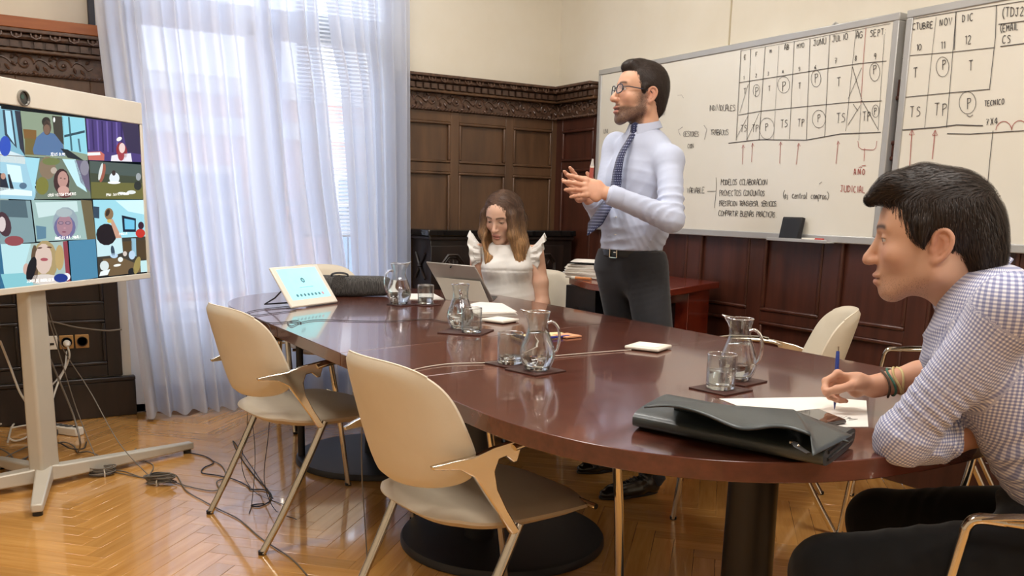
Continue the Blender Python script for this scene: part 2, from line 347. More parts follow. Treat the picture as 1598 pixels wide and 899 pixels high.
# sheer curtains: woven gauze, part open weave
cm = bpy.data.materials.new('sheer_gauze'); cm.use_nodes = True; nt = cm.node_tree; N = nt.nodes; L = nt.links
N.remove(N['Principled BSDF']); mo = N['Material Output']
df = N.new('ShaderNodeBsdfDiffuse'); tl = N.new('ShaderNodeBsdfTranslucent'); tr = N.new('ShaderNodeBsdfTransparent')
df.inputs[0].default_value = (.72, .75, .82, 1); tl.inputs[0].default_value = (.82, .85, .94, 1)
m1 = N.new('ShaderNodeMixShader'); m1.inputs[0].default_value = .55; m2 = N.new('ShaderNodeMixShader')
L.new(df.outputs[0], m1.inputs[1]); L.new(tl.outputs[0], m1.inputs[2]); L.new(tr.outputs[0], m2.inputs[1]); L.new(m1.outputs[0], m2.inputs[2]); L.new(m2.outputs[0], mo.inputs[0])
tc = N.new('ShaderNodeTexCoord'); mp = N.new('ShaderNodeMapping'); mp.inputs['Scale'].default_value = (500, 20, 3); nz = N.new('ShaderNodeTexNoise'); L.new(tc.outputs['Object'], mp.inputs[0]); L.new(mp.outputs[0], nz.inputs['Vector'])
lw = N.new('ShaderNodeLayerWeight'); lw.inputs[0].default_value = .45
mr = N.new('ShaderNodeMapRange'); mr.inputs['From Min'].default_value = 0; mr.inputs['From Max'].default_value = 1; mr.inputs['To Min'].default_value = .86; mr.inputs['To Max'].default_value = 1.0
L.new(lw.outputs['Facing'], mr.inputs['Value']); ad = N.new('ShaderNodeMath'); ad.operation = 'MULTIPLY_ADD'; ad.inputs[1].default_value = .1; L.new(nz.outputs['Fac'], ad.inputs[0])
sb = N.new('ShaderNodeMath'); sb.operation = 'SUBTRACT'; sb.inputs[1].default_value = .05; L.new(mr.outputs[0], sb.inputs[0]); L.new(sb.outputs[0], ad.inputs[2]); L.new(ad.outputs[0], m2.inputs[0])
def curtain(name, edge_l, edge_r, nf, seed, z0=.02, z1=3.0, y0=5.06, **k):
    rn = random.Random(seed); ph = [rn.uniform(0, 6.28) for _ in range(9)]; amp = [rn.uniform(.5, 1.3) for _ in range(nf+2)]
    def fn(u, v):
        z = z0+(z1-z0)*v; a = np.interp(z, *edge_l); b = np.interp(z, *edge_r)
        uu = u+.012*math.sin(u*9+ph[0]+v*1.2)+.02*math.sin(4*u+ph[1])*(1-v)
        x = a+(b-a)*u+.01*math.sin(u*31+ph[2]+(1-v)*1.5)
        w_ = amp[min(nf, int(u*nf))]*.5+amp[min(nf, int(u*nf+1))]*.5
        d = (.042+.014*(1-v))*w_*math.sin(2*math.pi*nf*uu+ph[3])+.005*math.sin(2*math.pi*nf*2.3*uu+ph[4]+(1-v)*.8)
        return (x, y0+d, z+(.006*math.sin(nf*6.28*uu) if v == 0 else 0))
    c = MB(); c.grid(fn, nf*14, 26); c.build(name, cm, smooth=80, **k)
    hm = MB(); hm.grid(lambda u, v: tuple(np.array(fn(u, v*.055))+V(0, -.002, 0)), nf*14, 3); return c, hm
zs = [.02, .7, 1.3, 1.9, 2.1, 3.0]
for nm, el, er, nf, sd, lab in (('sheer_curtain', (zs, [.775, .72, .69, .655, .645, .63]), (zs, [1.99, 1.98, 1.90, 1.85, 1.82, 1.77]), 12, 5, 'wide white sheer curtain hanging beside the wheeled screen'),
                                ('sheer_curtain', (zs, [2.0, 1.99, 1.965, 1.93, 1.88, 1.78]), (zs, [2.37]*6), 6, 11, 'narrow white sheer curtain gathered against the panelled corner wall')):
    root = empty(nm, ((el[1][0]+er[1][0])/2, 5.06, 0), 0, lab, 'curtain', 'sheer curtains at the tall window')
    c, hm = curtain('tmp', el, er, nf, sd); bpy.data.objects.remove(bpy.data.objects['tmp'])
    c.build('gauze', cm, root, smooth=80); hm.build('hem', cm, root, smooth=80)
boxes('curtain_rail', WFR, None, [(.6, 2.42, 5.04, 5.08, 3.0, 3.03)], label='white curtain rail above the sheer curtains', cat='rail')
# street outside: balcony railing and the facade opposite
IRON = mat('balcony_iron', '9298a4', .5)
bal = empty('balcony_railing', (1.5, YW+.75, 0), 0, 'pale balcony railing with scrolls seen through the sheer curtain', 'railing')
MB().bb(.2, 3.0, YW+.72, YW+.78, 1.17, 1.2).build('top_bar', mat('white_bar', 'ffffff', .3), bal)
MB().bb(.2, 3.0, YW+.74, YW+.76, .12, .15).build('bottom_bar', IRON, bal)
fb2 = MB(); fb2.tube([(0, 0, .0), (0, 0, 1.17)], .007, 6); fs = MB(); fs.tube([(.035*math.cos(t)*(1-t/9), 0, 1.08+.045*math.sin(t)*(1-t/9)) for t in np.linspace(0, 7, 20)], .005, 5)
o1 = o2 = None
for k in range(24):
    x = (.25+k*.115)-1.5
    if o1 is None: o1 = fb2.build('baluster', IRON, bal, world=False); o2 = fs.build('scroll', IRON, bal, world=False); a, b = o1, o2
    else: a = o1.copy(); b = o2.copy(); COL.objects.link(a); COL.objects.link(b)
    a.location = (x, 0, 0); b.location = (x+.057, 0, 0)
PINK = mat('pink_render', 'd8b4a8', .8, noise=((1, 1, 1), 'cfa598', .3, .7)); STONE = mat('pale_stone', 'ddd8d2', .8)
fac = empty('street_facade', (2.5, 11, -4), 0, 'pink and pale facade across the street behind the sheer curtains', 'building')
MB().bb(-4, 9, 11, 11.4, -4, 2.4).build('facade_wall', PINK, fac)
for x in (-2.2, -.2, 1.9, 4.0, 6.1):
    for z in (-1.5, .1):
        f = MB().bb(x, x+1.0, 10.94, 11.0, z, z+1.5).build('window_frame', STONE, fac, bevel=.01); MB().bb(x+.12, x+.88, 10.9, 10.945, z+.1, z+1.4).build('window_glass_pane', mat('far_glass', '7d8a99', .15), f)
boxes('string_course', STONE, fac, [(-4, 9, 10.9, 11, 1.95, 2.15), (-4, 9, 10.8, 11.4, 2.4, 2.6)])
MB().bb(-6, 12, YW+.5, 14, -4.2, -4).build('street_ground', mat('asphalt', '77757a', .9), kind='structure')
MB().bb(.1, 3.1, YW+.3, YW+.85, -.1, .0).build('balcony_floor', STONE, kind='structure')
# ================================================================ MEETING TABLE
def superell(cx, cy, a, b, n, t0, t1, k):
    out = []
    for i in range(k):
        t = t0+(t1-t0)*i/(k-1); c, s = math.cos(t), math.sin(t)
        out.append((cx+a*math.copysign(abs(c)**(2/n), c), cy+b*math.copysign(abs(s)**(2/n), s)))
    return out
TZ, TT = .74, .042
table = empty('meeting_table', (1.675, 2.7, 0), 0, 'long dark red mahogany meeting table with rounded ends and black pedestals', 'table')
X0, X1, XC = .968, 2.386, 1.677
s1l, s1r, s2l, s2r = 2.575, 2.875, 2.115, 2.31
g = .0012
near = superell(XC, 1.74, .709, .735, 2.45, math.pi, 2*math.pi, 60)+[(X1, s2r-g), (X0, s2l-g)]
far = superell(XC, 3.80, .709, .74, 2.35, 0, math.pi, 60)+[(X0, s1l+g), (X1, s1r+g)]
mid = [(X0, s2l+g), (X1, s2r+g), (X1, s1r-g), (X0, s1l-g)]
for poly, mt in ((near, MAHOG), (mid, MAHOG2), (far, MAHOG)):
    MB().prism(poly, TZ-TT, TZ).build('tabletop', mt, table, bevel=.002, bseg=2, smooth=50)
for (px_, py_) in ((1.6, 2.62), (1.6, 3.8)):
    MB().lathe([(.001, .032), (.34, .032), (.366, .028), (.372, .018), (.372, .002), (.36, 0), (.001, 0)], 64, (px_, py_, 0)).build('pedestal_base', BLACKM, table)
    MB().lathe([(.052, .03), (.05, .35), (.046, TZ-TT)], 28, (px_+(.0 if py_ > 3 else -.1), py_, 0)).build('pedestal_column', BLACKM, table)
    MB().box((px_, py_, TZ-TT-.012), (.5, .12, .022)).build('bracket', BLACKM, table, bevel=.004)
MB().lathe([(.001, .032), (.34, .032), (.366, .028), (.372, .018), (.372, .002), (.36, 0), (.001, 0)], 64, (1.66, 1.5, 0)).build('pedestal_base', BLACKM, table)
MB().lathe([(.066, .03), (.064, .35), (.06, TZ-TT)], 28, (1.66, 1.5, 0)).build('pedestal_column', mat('dark_brown_metal', '201816', .42, noise=((6, 6, 6), '1a1412', .3, .7)), table)
MB().tube([(1.27, 3.9, .03), (1.27, 3.9, .7)], .017, 10).build('cable_pole', BLACKM, table)
# ================================================================ CHAIRS
def sst0(x): x = min(1, max(0, x)); return x*x*(3-2*x)
def chair_parts(t, tilt=0):
    # seat cushion: rounded, slightly dished
    def seat(u, v, top):
        a, b = 2*u-1, 2*v-1; n = 3.2
        hw = .243+.012*b; r = (abs(a)**n+abs(b)**n)**(1/n) if (a or b) else 0; m_ = max(abs(a), abs(b)); f = m_/r if r > 1e-6 else 1
        x, y = a*f*hw, b*f*.25; e = max(0, 1-m_**6)
        z = .437+top*(.024*e**.5)-(.020*max(0, b)**3)+(.012*b*b if b < 0 else 0)-.006*(1-a*a)*(1 if top > 0 else 0)
        return (x, y+.01, z+(.004 if top > 0 else -.004))
    b = MB(); n = 22
    b.grid(lambda u, v: seat(u, v, 1), n, n); b.grid(lambda u, v: seat(v, u, -1), n, n)
    ring = lambda top: [seat(*q, top) for q in [(i/n, 0) for i in range(n)]+[(1, i/n) for i in range(n)]+[(1-i/n, 1) for i in range(n)]+[(0, 1-i/n) for i in range(n)]]
    A, Bq = ring(1), ring(-1); k = len(A); b.add(A+Bq, [(i, k+i, k+(i+1) % k, (i+1) % k) for i in range(k)])
    b.build('seat', GREYSEAT, t, world=False, smooth=70)
    # backrest: curved shell, narrower at the bottom with rounded corners
    def back(u, v, side):
        a, q = 2*u-1, 2*v-1; n = 4.0
        r = (abs(a)**n+abs(q)**n)**(1/n) if (a or q) else 0; m_ = max(abs(a), abs(q)); f = m_/r if r > 1e-6 else 1
        aa, qq = a*f, q*f; hw = .232-.022*qq-.05*max(0, -qq)**2; x = aa*hw; z = .676+qq*.158
        y = -.262-.085*(qq*.5+.5)+.105*abs(aa)**2.2*(1-.2*qq)
        th = .016*max(0, 1-m_**8)**.5+.003; return (x, y+side*th, z+.006*(1-aa*aa)*max(0, qq))
    b = MB(); b.grid(lambda u, v: back(v, u, 1), n, n); b.grid(lambda u, v: back(u, v, -1), n, n)
    ring = lambda sd: [back(*q, sd) for q in [(i/n, 0) for i in range(n)]+[(1, i/n) for i in range(n)]+[(1-i/n, 1) for i in range(n)]+[(0, 1-i/n) for i in range(n)]]
    A, Bq = ring(1), ring(-1); b.add(A+Bq, [(i, (i+1) % k, k+(i+1) % k, k+i) for i in range(k)])
    bk = b.build('backrest', CREAM, t, world=False, smooth=70)
    e = MB(); e.tube([back(i/40, 1, 0) for i in range(41)], .0035, 5); e.build('piping', CREAM, bk, world=False)
    for s in (-1, 1):
        # front leg swings up into the armrest
        leg = spline([(s*.262, .30, .004), (s*.27, .28, .2), (s*.28, .255, .42), (s*.284, .228, .60), (s*.284, .222, .634), (s*.284, .205, .65), (s*.284, .16, .653)], 8)
        fl = MB().tube(leg, np.linspace(.0125, .0135, len(leg)), 12, flat=(.8, 1.15)).build('leg', CHROME, t, world=False, smooth=60)
        MB().lathe([(.001, 0), (.013, 0), (.0135, .012), (.001, .012)], 12, (s*.262, .30, 0)).build('foot_cap', BPLAST, fl, world=False)
        arm = spline([(s*.284, .165, .652), (s*.284, .05, .66), (s*.282, -.05, .655), (s*.275, -.1, .642)], 8)
        am = MB().tube(arm, np.interp(np.linspace(0, 1, len(arm)), [0, .1, .8, 1], [.013, .017, .017, .013]), 12, flat=(1.2, .6)).build('armrest', CHROME, t, world=False, smooth=60)
        MB().tube(spline([(s*.284, .2, .6525), (s*.284, .12, .668), (s*.284, .0, .6715), (s*.282, -.04, .668)], 6), .0145, 10, flat=(1.25, .35)).build('arm_pad', WPLAST if tilt else CHROME, am, world=False, smooth=60)
        # cast bracket: web between arm, backrest and rear leg
        br = MB()
        web = [(-.292, .612), (-.25, .622), (-.20, .630), (-.15, .648), (-.06, .664), (-.05, .652), (-.078, .640), (-.088, .606), (-.098, .604), (-.118, .622), (-.138, .618), (-.148, .590), (-.140, .545), (-.112, .490), (-.082, .440), (-.070, .425), (-.098, .425), (-.130, .475), (-.168, .535), (-.196, .580), (-.230, .600), (-.288, .603)]
        br.prism(web, -.0075, .0075, lambda y, z, t_, s=s: (s*(.266+t_-.05*max(0, (-.13-y)/.16)**1.3*1.0+.008*sst0((y+.13)/.08)), y, z))
        br.tube([(s*.262, -.075, .43), (s*.2, -.07, .428), (s*.1, -.06, .427)], .008, 8)
        br.build('arm_bracket', CHROME, t, world=False, smooth=50, bevel=.005, bseg=3)
        rl = spline([(s*.266, -.07, .445), (s*.262, -.13, .32), (s*.257, -.225, .14), (s*.25, -.305, .004)], 6)
        q = MB().tube(rl, .0135, 12, flat=(.85, 1.1)).build('leg', CHROME, t, world=False, smooth=60)
        MB().lathe([(.001, 0), (.0135, 0), (.014, .013), (.001, .013)], 12, (s*.25, -.305, 0)).build('foot_cap', BPLAST, q, world=False)
    MB().tube([(-.25, .2, .43), (.25, .2, .43)], .008, 8).build('seat_rail', CHROME, t, world=False)
def place_chair(x, y, face, label, t0=None):
    """face: direction (deg, from +x) that the chair looks"""
    rz = R(face-90)
    if t0 is None:
        t = empty('armchair', (x, y, 0), rz); chair_parts(t)
    else: t = dup(t0); t.location = (x, y, 0); t.rotation_euler = (0, 0, rz)
    return tag(t, label, 'chair', 'cream armchairs with chrome frames round the table')
ch0 = place_chair(1.065, 3.17, 7, 'empty cream chrome armchair nearest the wheeled screen')
place_chair(1.135, 1.985, 6, 'empty cream chrome armchair in the foreground with its back to the viewer', ch0)
place_chair(2.70, 2.45, 135, 'empty cream chrome armchair across the table, under the whiteboard eraser', ch0)
place_chair(3.14, 1.94, 123, 'armchair across the table showing only a chrome arm behind the writing man', ch0)
place_chair(1.70, 4.67, -97, 'cream armchair at the far end of the table behind the grey bag', ch0)
place_chair(2.63, 4.10, 225, 'cream armchair that the woman in white sits on', ch0)
place_chair(1.913, .83, 120, 'armchair of the writing man, its pale arm in the foreground', ch0)
# ================================================================ CONSOLE CABINET AND CORNER DESK
cab = empty('console_cabinet', (3.0, 5.07, 0), 0, 'dark carved console cabinet with a black marble top behind the woman', 'cabinet')
boxes('cabinet_body', DARKW, cab, [(2.45, 3.52, 4.94, 5.2, .1, 1.0)], bevel=.004)
boxes('marble_top', mat('black_marble', '141414', .08, noise=((9, 9, 9), '55524c', .6, .9), coat=.6), cab, [(2.42, 3.53, 4.905, 5.21, 1.01, 1.05)], bevel=.006)
boxes('plinth', DARKW, cab, [(2.43, 3.525, 4.92, 5.2, 0, .1)], bevel=.006); boxes('top_moulding', DARKW, cab, [(2.435, 3.525, 4.92, 5.2, .985, 1.01)], bevel=.006)
for x in (2.6, 2.96, 3.3):
    p = boxes('carved_panel', DARKW, cab, [(x-.15, x+.15, 4.93, 4.945, .16, .95)], bevel=.003)
    m = MB()
    m.tube([(x+.085*math.cos(t)*(1 if abs(math.cos(t)) < .8 else .98), 4.926, .80+.1*math.sin(t)) for t in np.linspace(R(22.5), R(22.5+360), 9)], .009, 5)
    m.tube([(x+.07*math.cos(t), 4.926, .80+.085*math.sin(t)) for t in np.linspace(R(22.5), R(22.5+360), 9)], .004, 5)
    for a in (60, 90, 120, -60, -90, -120): d = V(math.cos(R(a)), 0, math.sin(R(a))); c = V(x, 4.924, .80); m.tube([c, c+d*.03, c+d*.055, c+d*.065], [.004, .012, .008, .001], 6)
    m.build('carving', DARKW, p)
for z in (.55, .82):
    m = MB(); m.tube([(2.444, 5.0+.0, z-.08), (2.438, 5.07, z), (2.444, 5.0, z+.08)], .008, 5).tube([(2.444, 5.14, z-.08), (2.438, 5.07, z), (2.444, 5.14, z+.08)], .008, 5); m.lathe([(.001, -.02), (.018, 0), (.001, .02)], 8, (2.44, 5.07, z)); m.build('side_carving', DARKW, cab)
desk = empty('corner_desk', (3.2, 3.9, 0), 0, 'reddish corner desk against the panelling under the whiteboard', 'desk')
dp = [(2.76, 3.185), (3.515, 3.525), (3.515, 4.74), (3.32, 4.42), (3.10, 4.06), (2.84, 4.0), (2.725, 3.66)]
MB().prism(dp, .785, .82).build('desktop', DESKW, desk, bevel=.004)
def quad(b, a, c, th, z0, z1):
    a, c = V(*a), V(*c); d = nrm(c-a); n = V(-d[1], d[0])*th; b.prism([tuple(a), tuple(c), tuple(c+n), tuple(a+n)], z0, z1); return b
quad(MB(), (3.20, 3.425), (3.46, 3.54), .6, 0, .785).build('pedestal_drawer_unit', DESKW, desk, bevel=.003)
quad(MB(), (2.80, 3.5), (3.2, 3.68), .02, .1, .785).build('modesty_panel', BLACKM, desk, bevel=.003)
quad(MB(), (3.15, 4.12), (3.32, 4.40), -.03, 0, .785).build('side_panel', BLACKM, desk, bevel=.003)
quad(MB(), (2.88, 3.36), (3.195, 3.50), .015, .42, .72).build('front_panel', mat('smoked_panel', '1c242b', .15, noise=((3, 3, 3), '141a20', .3, .7)), desk, bevel=.003)
MB().bb(2.80, 2.86, 3.70, 3.97, .0, .785).build('side_panel', BLACKM, desk, bevel=.003)
for k, (x, y, n, r_, l, lab, nm) in enumerate(((2.97, 3.92, 14, 28, (.21, .28), 'thick stack of white papers on the corner desk', 'paper_stack'), (3.14, 4.2, 3, 60, (.21, .3), 'thin spread of papers lying at the back of the corner desk', 'paper_sheets'))):
    s = empty(nm, (x, y, .82), R(r_), lab, 'papers')
    rn = random.Random(k)
    for i in range(n): MB().box((rn.uniform(-.008, .008), rn.uniform(-.008, .008), .003+i*.0055), (l[0], l[1], .0048), Matrix.Rotation(rn.uniform(-.06, .06), 3, 'Z')).build('sheets', WHITEP, s, world=False)
fo = empty('document_folder', (2.97, 3.91, .902), R(34), 'dark folder with curled papers lying on the paper stack of the corner desk', 'folder')
MB().box((0, 0, .004), (.2, .27, .006)).build('cover', BPLAST, fo, world=False, bevel=.002); MB().grid(lambda u, v: (-.095+.19*u, -.12+.25*v, .008+.012*math.sin(3*u)), 10, 4).build('loose_sheet', WHITEP, fo, world=False, solid=.001)
mk = empty('highlighter', (2.82, 3.84, .829), R(20), 'small orange highlighter beside the papers on the corner desk', 'pen'); MB().tube([(0, -.05, 0), (0, .05, 0)], .008, 8).build('barrel', mat('orange_plastic', 'd98a50', .4), mk, world=False); MB().tube([(0, .05, 0), (0, .075, 0)], .0085, 8).build('cap', WPLAST, mk, world=False)
# ================================================================ WHEELED SCREEN
U3 = V(.701, .713, 0); N3 = V(.713, -.701, 0); C3 = V(.215, 3.96, 0)
def tvp(s, z, d=0): return C3+U3*s+N3*d+V(0, 0, z)
def tvpix(px, py, d=.0):
    r_ = ray(px, py); o = V(0, 0, H); t = ((C3-o)@N3+d)/(r_@N3); return o+r_*t
tv = empty('video_screen', (.2, 4.0, 0), 0, 'large white framed video meeting screen on a grey wheeled stand by the curtains', 'screen')
CASE = mat('screen_case', 'e3ddd0', .4, noise=((4, 4, 4), 'ddd6c8', .3, .7))
def tvbox(b, s0, s1, z0, z1, d0, d1):
    v = [tvp(s, z, d) for s in (s0, s1) for d in (d0, d1) for z in (z0, z1)]
    return b.add(v, [(0, 2, 3, 1), (4, 5, 7, 6), (0, 1, 5, 4), (2, 6, 7, 3), (0, 4, 6, 2), (1, 3, 7, 5)])
b = MB(); tvbox(b, -.745, .745, .825, 1.632, -.05, -.002); b.build('casing', CASE, tv, bevel=.012, bseg=3)
b = MB(); tvbox(b, -.745, .745, 1.532, 1.63, -.002, .008); b.build('camera_bar', CASE, tv, bevel=.004)
b = MB(); tvbox(b, -.745, .745, .825, .85, -.002, .008); tvbox(b, .727, .745, .85, 1.532, -.002, .008); tvbox(b, -.745, -.727, .85, 1.532, -.002, .008); b.build('bezel', CASE, tv, bevel=.003)
b = MB(); tvbox(b, -.727, .727, .85, 1.532, -.002, .0015); b.build('display_glass', mat('display_black', '08090b', .1), tv)
def disc(b, s, z, r_, d, n=20, k=1.): return b.add([tvp(s, z, d)]+[tvp(s+r_*math.cos(t)*k, z+r_*math.sin(t), d) for t in np.linspace(0, 2*math.pi, n, endpoint=False)], [(0, 1+i, 1+(i+1) % n) for i in range(n)])
cmr = tvpix(33, 153)
cs = (cmr-C3)@U3; b = MB(); b.add([tvp(cs+.027*math.cos(t)*q, cmr[2]+.027*math.sin(t)*q, dd) for q, dd in ((1.15, .008), (1.1, .016), (.95, .017), (.9, .006)) for t in np.linspace(0, 2*math.pi, 24, endpoint=False)], [(i*24+j, i*24+(j+1) % 24, (i+1)*24+(j+1) % 24, (i+1)*24+j) for i in range(3) for j in range(24)]); lr = b.build('lens_ring', mat('lens_ring', '9a968e', .3, .5), tv)
b = MB(); disc(b, cs, cmr[2], .026, .009); b.build('lens', mat('lens_black', '0b0d10', .08, coat=1), lr); b = MB(); disc(b, cs-.003, cmr[2]+.004, .009, .0096); b.build('lens_glint', mat('lens_green', '39544c', .1), lr)
# meeting picture: flat print on the display, traced in the display plane
pb = MB(); pc = []
def cell(poly, col, lay=1, px=True):
    p = [tvpix(*q, .0015+.0003*lay) if px else tvp(q[0], q[1], .0015+.0003*lay) for q in poly]
    pb.add(p, [tuple(range(len(p)))[::-1]]); pc.append(np.tile(np.array(lin(col)), (len(p), 1)))
def ov(cx, cy, rx, ry, col, lay=3, n=14, a=0):
    a = R(a); cell([(cx+rx*math.cos(t)*math.cos(a)-ry*math.sin(t)*math.sin(a), cy+rx*math.cos(t)*math.sin(a)+ry*math.sin(t)*math.cos(a)) for t in np.linspace(0, 2*math.pi, n, endpoint=False)], col, lay)
cell([(-.727, .85), (.727, .85), (.727, 1.532), (-.727, 1.532)][::-1], '3f6d8a', 0, False)
def Q(x, y): return (x/5.288, 120+y/5.288)          # coordinates read off the photo's upper and lower screen crops
def Q2(x, y): return (x/4.996, 290+y/4.996)
def cq(pts, col, lay=2, f=Q): cell([f(*p) for p in pts], col, lay)
def person(f, x, y, s, skin, hair, top, lay=4, hy=1.25, tilt=0):
    c = f(x, y); sc = s/5.1
    ov(c[0], c[1]+sc*2.6, sc*2.1, sc*1.5, top, lay-1); ov(c[0], c[1]-sc*.15, sc*1.0, sc*hy, hair, lay); ov(c[0], c[1]+.12*sc, sc*.72, sc*.98, skin, lay+1)
    ov(c[0]-sc*.28, c[1]-sc*.02, sc*.13, sc*.07, '3a3030', lay+2, 8); ov(c[0]+sc*.28, c[1]-sc*.02, sc*.13, sc*.07, '3a3030', lay+2, 8); ov(c[0], c[1]+sc*.6, sc*.24, sc*.08, '8a4a48', lay+2, 8)
# left half of the display, beyond the photo's edge
def scell(s0, s1, z0, z1, col, lay=2): cell([(s0, z1), (s1, z1), (s1, z0), (s0, z0)], col, lay, False)
def soval(s_, z, a, b_, col, lay): cell([(s_+a*math.cos(t), z+b_*math.sin(t)) for t in np.linspace(2*math.pi, 0, 14, endpoint=False)], col, lay, False)
for ci, s0 in enumerate((-.72, -.36)):
    for ri in range(4):
        z0 = .86+ri*.168; k = ci*4+ri; s1 = s0+(.35 if ci == 0 else .27); scell(s0, s1, z0, z0+.16, ('8fb3b8', '6a7f86', 'a9c6c9', '7b8a78', '5f7686', '93a7a0', '7f6f5c', '9cbcc8')[k], 2); c_ = (s0+s1)/2+.02*(k % 3-1)
        soval(c_, z0+.03, .07, .035, ('35485a', '7a4a4e', '2d3038', 'c9cdd0', '44506a', '6a3f44', 'd8d4cc', '3a4a44')[k], 3); soval(c_, z0+.095, .030, .042, ('3a2c26', '5a4536', '2a2220', '8a7a6a', '2f2622', '6a5038', '3a2f2a', '9a9490')[k], 4); soval(c_, z0+.088, .023, .033, 'c2998a', 5)
# row 1
cq([(0, 262), (165, 280), (205, 655), (0, 640)], '7fb4c8'); cq([(20, 270), (100, 275), (140, 590), (40, 480)], '2f4052', 3); cq([(40, 275), (85, 280), (122, 560), (60, 470)], 'a9d8ea', 4)
cq([(120, 278), (165, 282), (205, 650), (165, 590)], '2b3040', 3); ov(8, 228, 9, 16, '2a4fb8', 4); cq([(0, 580), (205, 655), (0, 640)], 'cfe3ea', 3)
cq([(168, 280), (700, 340), (725, 690), (207, 655)], '8a9a84'); cq([(190, 430), (300, 440), (300, 520), (200, 510)], '7d5a30', 3); cq([(205, 500), (340, 520), (380, 650), (207, 640)], '6f6238', 3)
cq([(510, 320), (698, 342), (722, 640), (530, 600)], '8fd0e0', 3); cq([(530, 480), (700, 440), (700, 460), (530, 500)], '2d4a58', 4); cq([(560, 330), (575, 332), (600, 610), (585, 610)], '3f6672', 4); cq([(640, 510), (655, 510), (670, 620), (655, 618)], '4a7080', 4)
cq([(430, 320), (520, 330), (530, 560), (450, 520)], '3c3a34', 3); ov(84.5, 187, 1.6, 4, 'f4f8f4', 5)
cq([(270, 600), (300, 500), (360, 450), (450, 470), (520, 560), (540, 655), (420, 650), (280, 640)], '54739c', 5); ov(73.5, 199, 6.5, 12, '54443c', 6); ov(72, 190, 6.8, 7.5, '2c2826', 6); ov(73, 202, 5, 8, '7a5f50', 7)
cq([(500, 590), (560, 600), (690, 690), (560, 668)], '1c2630', 6)
cq([(707, 342), (1142, 390), (1168, 703), (732, 688)], '4a3c78')
for k in range(9): cq([(715+k*40, 350+k*4), (728+k*40, 352+k*4), (742+k*39, 600+k*5), (730+k*39, 598+k*5)], '33275c' if k % 2 else '6a5aa0', 3)
cq([(1000, 375), (1142, 390), (1165, 640), (1050, 620)], '37304e', 4); cq([(722, 620), (830, 615), (862, 640), (860, 690), (730, 685)], 'c46a60', 5); cq([(722, 625), (825, 622), (830, 645), (722, 650)], 'e8eef0', 6)
ov(190, 236, 8.5, 14, '8e2f38', 6, a=-10); cq([(920, 650), (970, 640), (1080, 630), (1090, 700), (915, 695)], 'e8e4ee', 6); ov(190.5, 231, 4.8, 8, 'e7cdc8', 8); ov(186, 217, 4.5, 3, 'f3efe8', 8, a=-30); ov(189, 243, 5, 8, 'a03c48', 7)
# row 2
cq([(0, 645), (212, 660), (300, 900), (0, 900)], 'a6d3e4', 2); cq([(0, 645), (208, 660), (208, 720), (0, 700)], 'd8dcd6', 3)
cell([(0, 243), (40, 245), (57, 300), (53, 312), (0, 310)], '9cc9dc', 3); cell([(10, 256), (32, 259), (36, 285), (14, 284)], 'd3f0f6', 4); cell([(0, 270), (8, 272), (14, 295), (0, 298)], '1d2638', 5); ov(5, 275, 4, 5, 'b78d7c', 6); cell([(12, 272), (15, 272), (22, 296), (16, 296)], '1d2430', 5); cell([(0, 292), (50, 298), (50, 306), (0, 304)], 'dff2f6', 5); ov(36, 290, 6, 5, '53708a', 5)
cell([(38, 245), (62, 247), (53, 300), (57, 312)], '9fd6e6', 4)
cell([(60, 246), (137, 251), (142, 310), (54, 311)], '6d7b6c', 3); cell([(97, 248), (118, 249), (136, 300), (120, 290)], 'bfe6ec', 4); cell([(116, 250), (137, 251), (141, 300), (126, 285)], '665f78', 4)
ov(74, 262, 13, 18, '85735f', 4); ov(80, 252, 14, 6, '6f7a4a', 5); ov(66, 290, 10, 14, '7a7a3c', 4); ov(84, 266, 5, 5, 'b7a99c', 5); ov(132, 262, 7, 12, '8a8796', 5)
ov(96, 283, 12.5, 20, '3f2a2c', 6); ov(98, 280, 8.2, 13, 'b98f86', 7); ov(95, 278, 1.6, .7, '35282a', 8); ov(101, 279, 1.6, .7, '35282a', 8); ov(99, 297, 9, 7, 'c79c92', 8); ov(101, 303, 12, 6, '5f3a3a', 5)
cell([(139, 251), (220, 257), (224, 311), (142, 310)], '41493a', 3); cell([(140, 251), (220, 257), (221, 276), (141, 270)], '4c5a56', 4); cell([(142, 284), (222, 286), (224, 311), (143, 310)], '6b6a3c', 4)
ov(160, 270, 4, 15, '9a5a4a', 5, a=12); ov(157, 268, 2.5, 14, 'd5dcd8', 6, a=12); ov(178.5, 278, 8, 9, 'dfe9ee', 6); ov(177.5, 270, 3, 4.2, '3b3030', 7); ov(178, 285, 10, 2.2, 'f2f6f6', 7); ov(216, 276, 4, 6, '9aa0a4', 6); ov(215, 290, 6, 7, '2d3230', 6); ov(205, 300, 7, 3, 'dfe6e2', 6); ov(193, 302, 9, 2, 'e8eeea', 7, a=8)
